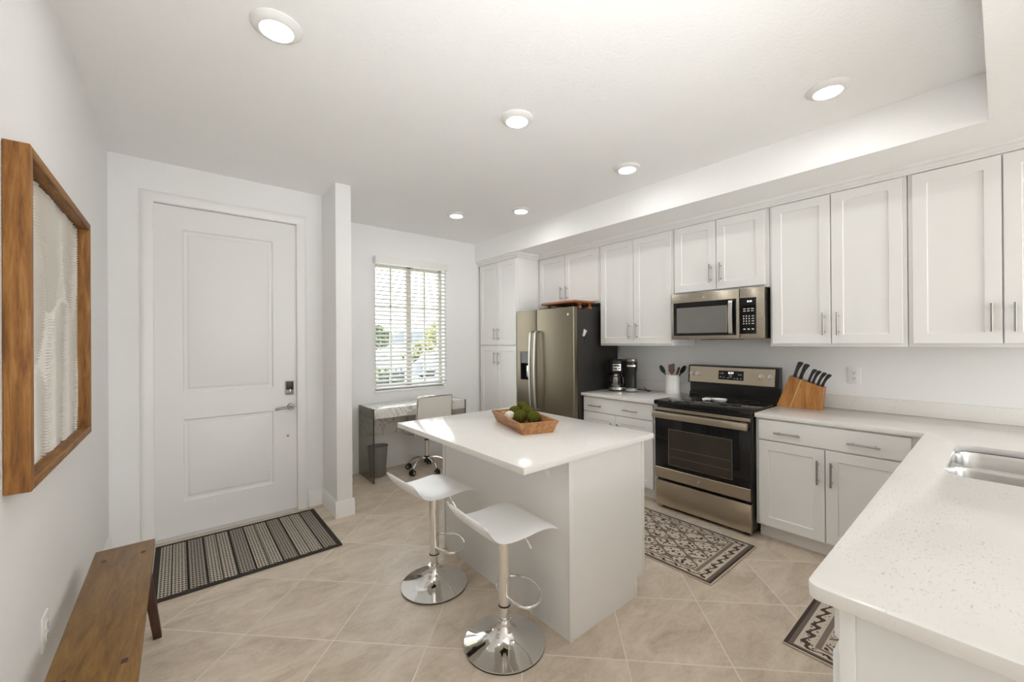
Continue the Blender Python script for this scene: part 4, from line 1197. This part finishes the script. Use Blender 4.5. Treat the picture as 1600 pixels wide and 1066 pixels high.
def make_chair():
    t = thing('office_chair', 'white leather office chair with chrome swivel base at the marble desk', 'chair', (2.135, 4.10, 0), None, 0)
    # backrest towards the viewer (-y), seat towards the desk
    def bk(u, v): # u -1..1 across, v 0..1 up
        return Vector((u * .205 * (1 - .03 * v), -.150 - .050 * v + .018 * u * u * 0, .470 + .372 * v))
    bm = nb(); n = 10; fr_, bk_ = [], []
    for i in range(n + 1):
        a = -1 + 2 * i / n
        fr_.append([bm.verts.new(bk(a, j / 8) + Vector((0, .008, 0))) for j in range(9)]); bk_.append([bm.verts.new(bk(a, j / 8) - Vector((0, .012, 0))) for j in range(9)])
    for i in range(n):
        for j in range(8):
            bm.faces.new((fr_[i][j], fr_[i][j + 1], fr_[i + 1][j + 1], fr_[i + 1][j])); bm.faces.new((bk_[i][j], bk_[i + 1][j], bk_[i + 1][j + 1], bk_[i][j + 1]))
        for j in (0, 8): bm.faces.new((fr_[i][j], fr_[i + 1][j], bk_[i + 1][j], bk_[i][j]))
    for i in (0, n):
        for j in range(8): bm.faces.new((fr_[i][j], fr_[i][j + 1], bk_[i][j + 1], bk_[i][j]))
    lpart('backrest', bm, 'leather', t)
    bm = nb(); path = [bk(-1.03, -.02), bk(-1.03, .4), bk(-1.03, .92), bk(-.99, 1.0), bk(-.93, 1.02), bk(0, 1.02), bk(.93, 1.02), bk(.99, 1.0), bk(1.03, .92), bk(1.03, .4), bk(1.03, -.02), Vector((.205, -.11, .437)), Vector((.205, .20, .437)), Vector((-.205, .20, .437)), Vector((-.205, -.11, .437))]
    tube(bm, smooth_path(path, 4, True), .009, 10, True); lpart('back_frame', bm, 'chrome', t)
    bm = nb(); box(bm, -.195, .195, -.165, .225, .444, .482, .014, 3); lpart('seat', bm, 'leather', t)
    bm = nb(); box(bm, -.06, .06, -.05, .07, .415, .443, .008); lpart('tilt_plate', bm, 'blackplastic', t)
    bm = nb(); cyl(bm, (0, 0, .12), (0, 0, .345), .0215, n=24); cyl(bm, (0, 0, .34), (0, 0, .416), .014, n=20); lpart('gas_lift', bm, 'chrome', t)
    bm = nb(); lathe(bm, [(.0225, .338), (.025, .340), (.025, .352), (.014, .354)], n=24); lpart('lift_collar', bm, 'blackplastic', t)
    bm = nb(); cyl(bm, (0, 0, .095), (0, 0, .165), .034, .030, 24); lpart('base_hub', bm, 'blackplastic', t)
    for k in range(5):
        a = math.radians(-94 + 72 * k) + .10
        d = Vector((math.cos(a), math.sin(a), 0)); s = Vector((-d.y, d.x, 0))
        bm = nb(); tube(bm, smooth_path([d * .020 + Vector((0, 0, .145)), d * .10 + Vector((0, 0, .142)), d * .17 + Vector((0, 0, .115)), d * .215 + Vector((0, 0, .072))], 5), .013, 10); arm = lpart('base_arm', bm, 'chrome', t)
        bm = nb(); c = d * .222 + Vector((0, 0, .0295))
        for o in (-.016, .016): lathe_w = cyl(bm, c + s * (o - .008), c + s * (o + .008), .029, n=20)
        box(bm, c.x - .012, c.x + .012, c.y - .012, c.y + .012, .030, .068, .004)
        w_ = lpart('caster', bm, 'blackplastic', arm)
        bm = nb()
        for o in (-.0248, .0248): cyl(bm, c + s * o, c + s * (o * 1.04), .014, n=16)
        lpart('caster_hub', bm, 'silver', arm)
make_chair()

t = thing('waste_bin', 'grey plastic waste bin on the floor under the desk', 'bin', (1.605, 4.255, 0))
bm = nb(); lathe(bm, [(0, .001), (.078, .001), (.082, .006), (.106, .315), (.110, .318), (.110, .326), (.104, .326), (.100, .315), (.077, .008), (0, .007)], (1.640, 4.265, 0), 40, 1.0, .85); part('bin', bm, 'binpl', t)

# ------------------------------------------------------------------ outside the window
bm = nb(); box(bm, -3, 14, 4.66, 7.6, -.16, -.02); struct('ground', bm, 'concrete')
bm = nb(); box(bm, -8, 40, 7.6, 40, -.22, -.05); struct('ground_street', bm, 'asphalt')
bm = nb(); box(bm, .6, 4.4, 4.67, 5.45, 2.44, 2.56)
for i in range(16): box(bm, .6, 4.4, 4.70 + i * .047, 4.706 + i * .047, 2.434, 2.441)
tag(struct('roof_eave', bm, 'eave'), 'pale ribbed roof overhang outside above the window', 'roof')
# black slatted bench on the porch
t = thing('porch_bench', 'black lattice-backed bench outside the window', 'bench', (2.76, 6.5, -.02))
bm = nb()
box(bm, 2.52, 3.02, 6.49, 6.52, .985, 1.025); 
for z in (.915, .845, .775, .70): box(bm, 2.53, 3.01, 6.498, 6.512, z - .012, z + .012)
for i in range(6): box(bm, 2.535 + i * .0925, 2.555 + i * .0925, 6.496, 6.514, .68, .99)
part('lattice_back', bm, 'darkmetal', t)
bm = nb(); box(bm, 2.52, 3.02, 6.52, 6.95, .40, .43); part('seat', bm, 'darkmetal', t)
for x in (2.535, 3.005):
    for y, z in ((6.505, .99), (6.93, .42)):
        bm = nb(); box(bm, x - .015, x + .015, y - .014, y + .014, -.02, z); part('leg', bm, 'darkmetal', t)
def foliage(bm, c, r, n, sz, seed):
    rnd = random.Random(seed)
    for _ in range(n):
        while True:
            p = Vector((rnd.uniform(-1, 1), rnd.uniform(-1, 1), rnd.uniform(-1, 1)))
            if p.length < 1: break
        p = Vector((p.x * r[0], p.y * r[1], p.z * r[2])) + Vector(c)
        a, b = rnd.uniform(0, 6.28), rnd.uniform(-1, 1)
        u = Vector((math.cos(a), math.sin(a), b)).normalized() * sz; w = Vector((-math.sin(a), math.cos(a), rnd.uniform(-1, 1))).normalized() * sz * .6
        bm.faces.new([bm.verts.new(p + q) for q in (-u, w, u, -w)])
def tree(label, x, y, z0, h, r, mat, seed, name='tree'):
    t = thing(name, label, 'tree', (x, y, z0), 'plants outside the window')
    bm = nb(); tube(bm, [(x, y, z0), (x + .05, y, z0 + h * .4), (x, y + .05, z0 + h * .7)], .09, 8, rad=[.10, .08, .05]); part('trunk', bm, 'bark', t)
    bm = nb(); foliage(bm, (x, y, z0 + h), r, 1300, .11, seed); part('crown', bm, mat, t, smooth=False)
tree('rounded green tree outside at the left of the window', 7.35, 19.5, -.05, 1.75, (.85, .8, .62), 'leaf', 1)
tree('yellow-green tree outside at the right edge of the window', 10.9, 19.5, -.05, 1.9, (.75, .8, .75), 'leafy', 2)
tree('small pale green tree outside beside the window mullion', 9.75, 19.0, -.05, 1.15, (.55, .6, .45), 'leafy', 3)
def hedge(label, x0, x1, y, h, seed, mat='leaf'):
    bm = nb(); foliage(bm, ((x0 + x1) / 2, y, h / 2 - .05), ((x1 - x0) / 2 * 1.15, .4, h / 2 * 1.1), 1500, .09, seed)
    o = link('hedge', bm, mat, smooth=False); tag(o, label, 'hedge', 'plants outside the window')
hedge('low green hedge outside behind the porch bench', 7.6, 9.3, 18.0, .95, 4)
hedge('low yellowish hedge outside right of the mullion', 9.7, 11.4, 17.0, .95, 5, 'leafy')
hedge('green shrub outside close behind the lattice bench', 2.65, 3.35, 7.5, .95, 6)
t = thing('house', 'low house with a grey roof across the street outside the window', 'house', (10.2, 25.0, -.05))
bm = nb(); box(bm, 9.2, 13.2, 24, 27, -.05, 1.45); part('wall', bm, 'stucco', t)
bm = nb(); prism(bm, [(8.9, 1.45), (13.5, 1.45), (12.3, 2.05), (10.6, 2.05)], lambda x, z: Vector((x, 23.6, z)), lambda x, z: Vector((x, 27.4, z))); part('roof', bm, 'roof', t)
def car(label, x, y):
    t = thing('car', label, 'car', (x, y, -.05), 'cars parked across the street')
    bm = nb(); prism(bm, [(-.9, .25), (.9, .25), (.95, .55), (.85, .72), (.5, .78), (.25, 1.1), (-.45, 1.1), (-.75, .76), (-.92, .7)], lambda a, z: Vector((x + a, y - .4, z - .1)), lambda a, z: Vector((x + a, y + .4, z - .1))); part('body', bm, 'carpaint', t)
    for a in (-.55, .55):
        bm = nb(); cyl(bm, (x + a, y - .42, .17), (x + a, y - .30, .17), .2, n=20); cyl(bm, (x + a, y + .30, .17), (x + a, y + .42, .17), .2, n=20); part('wheels', bm, 'rubber', t)
car('grey car parked across the street, seen left of the window mullion', 6.3, 15.2)
car('grey car parked across the street, seen right of the window mullion', 8.45, 15.2)
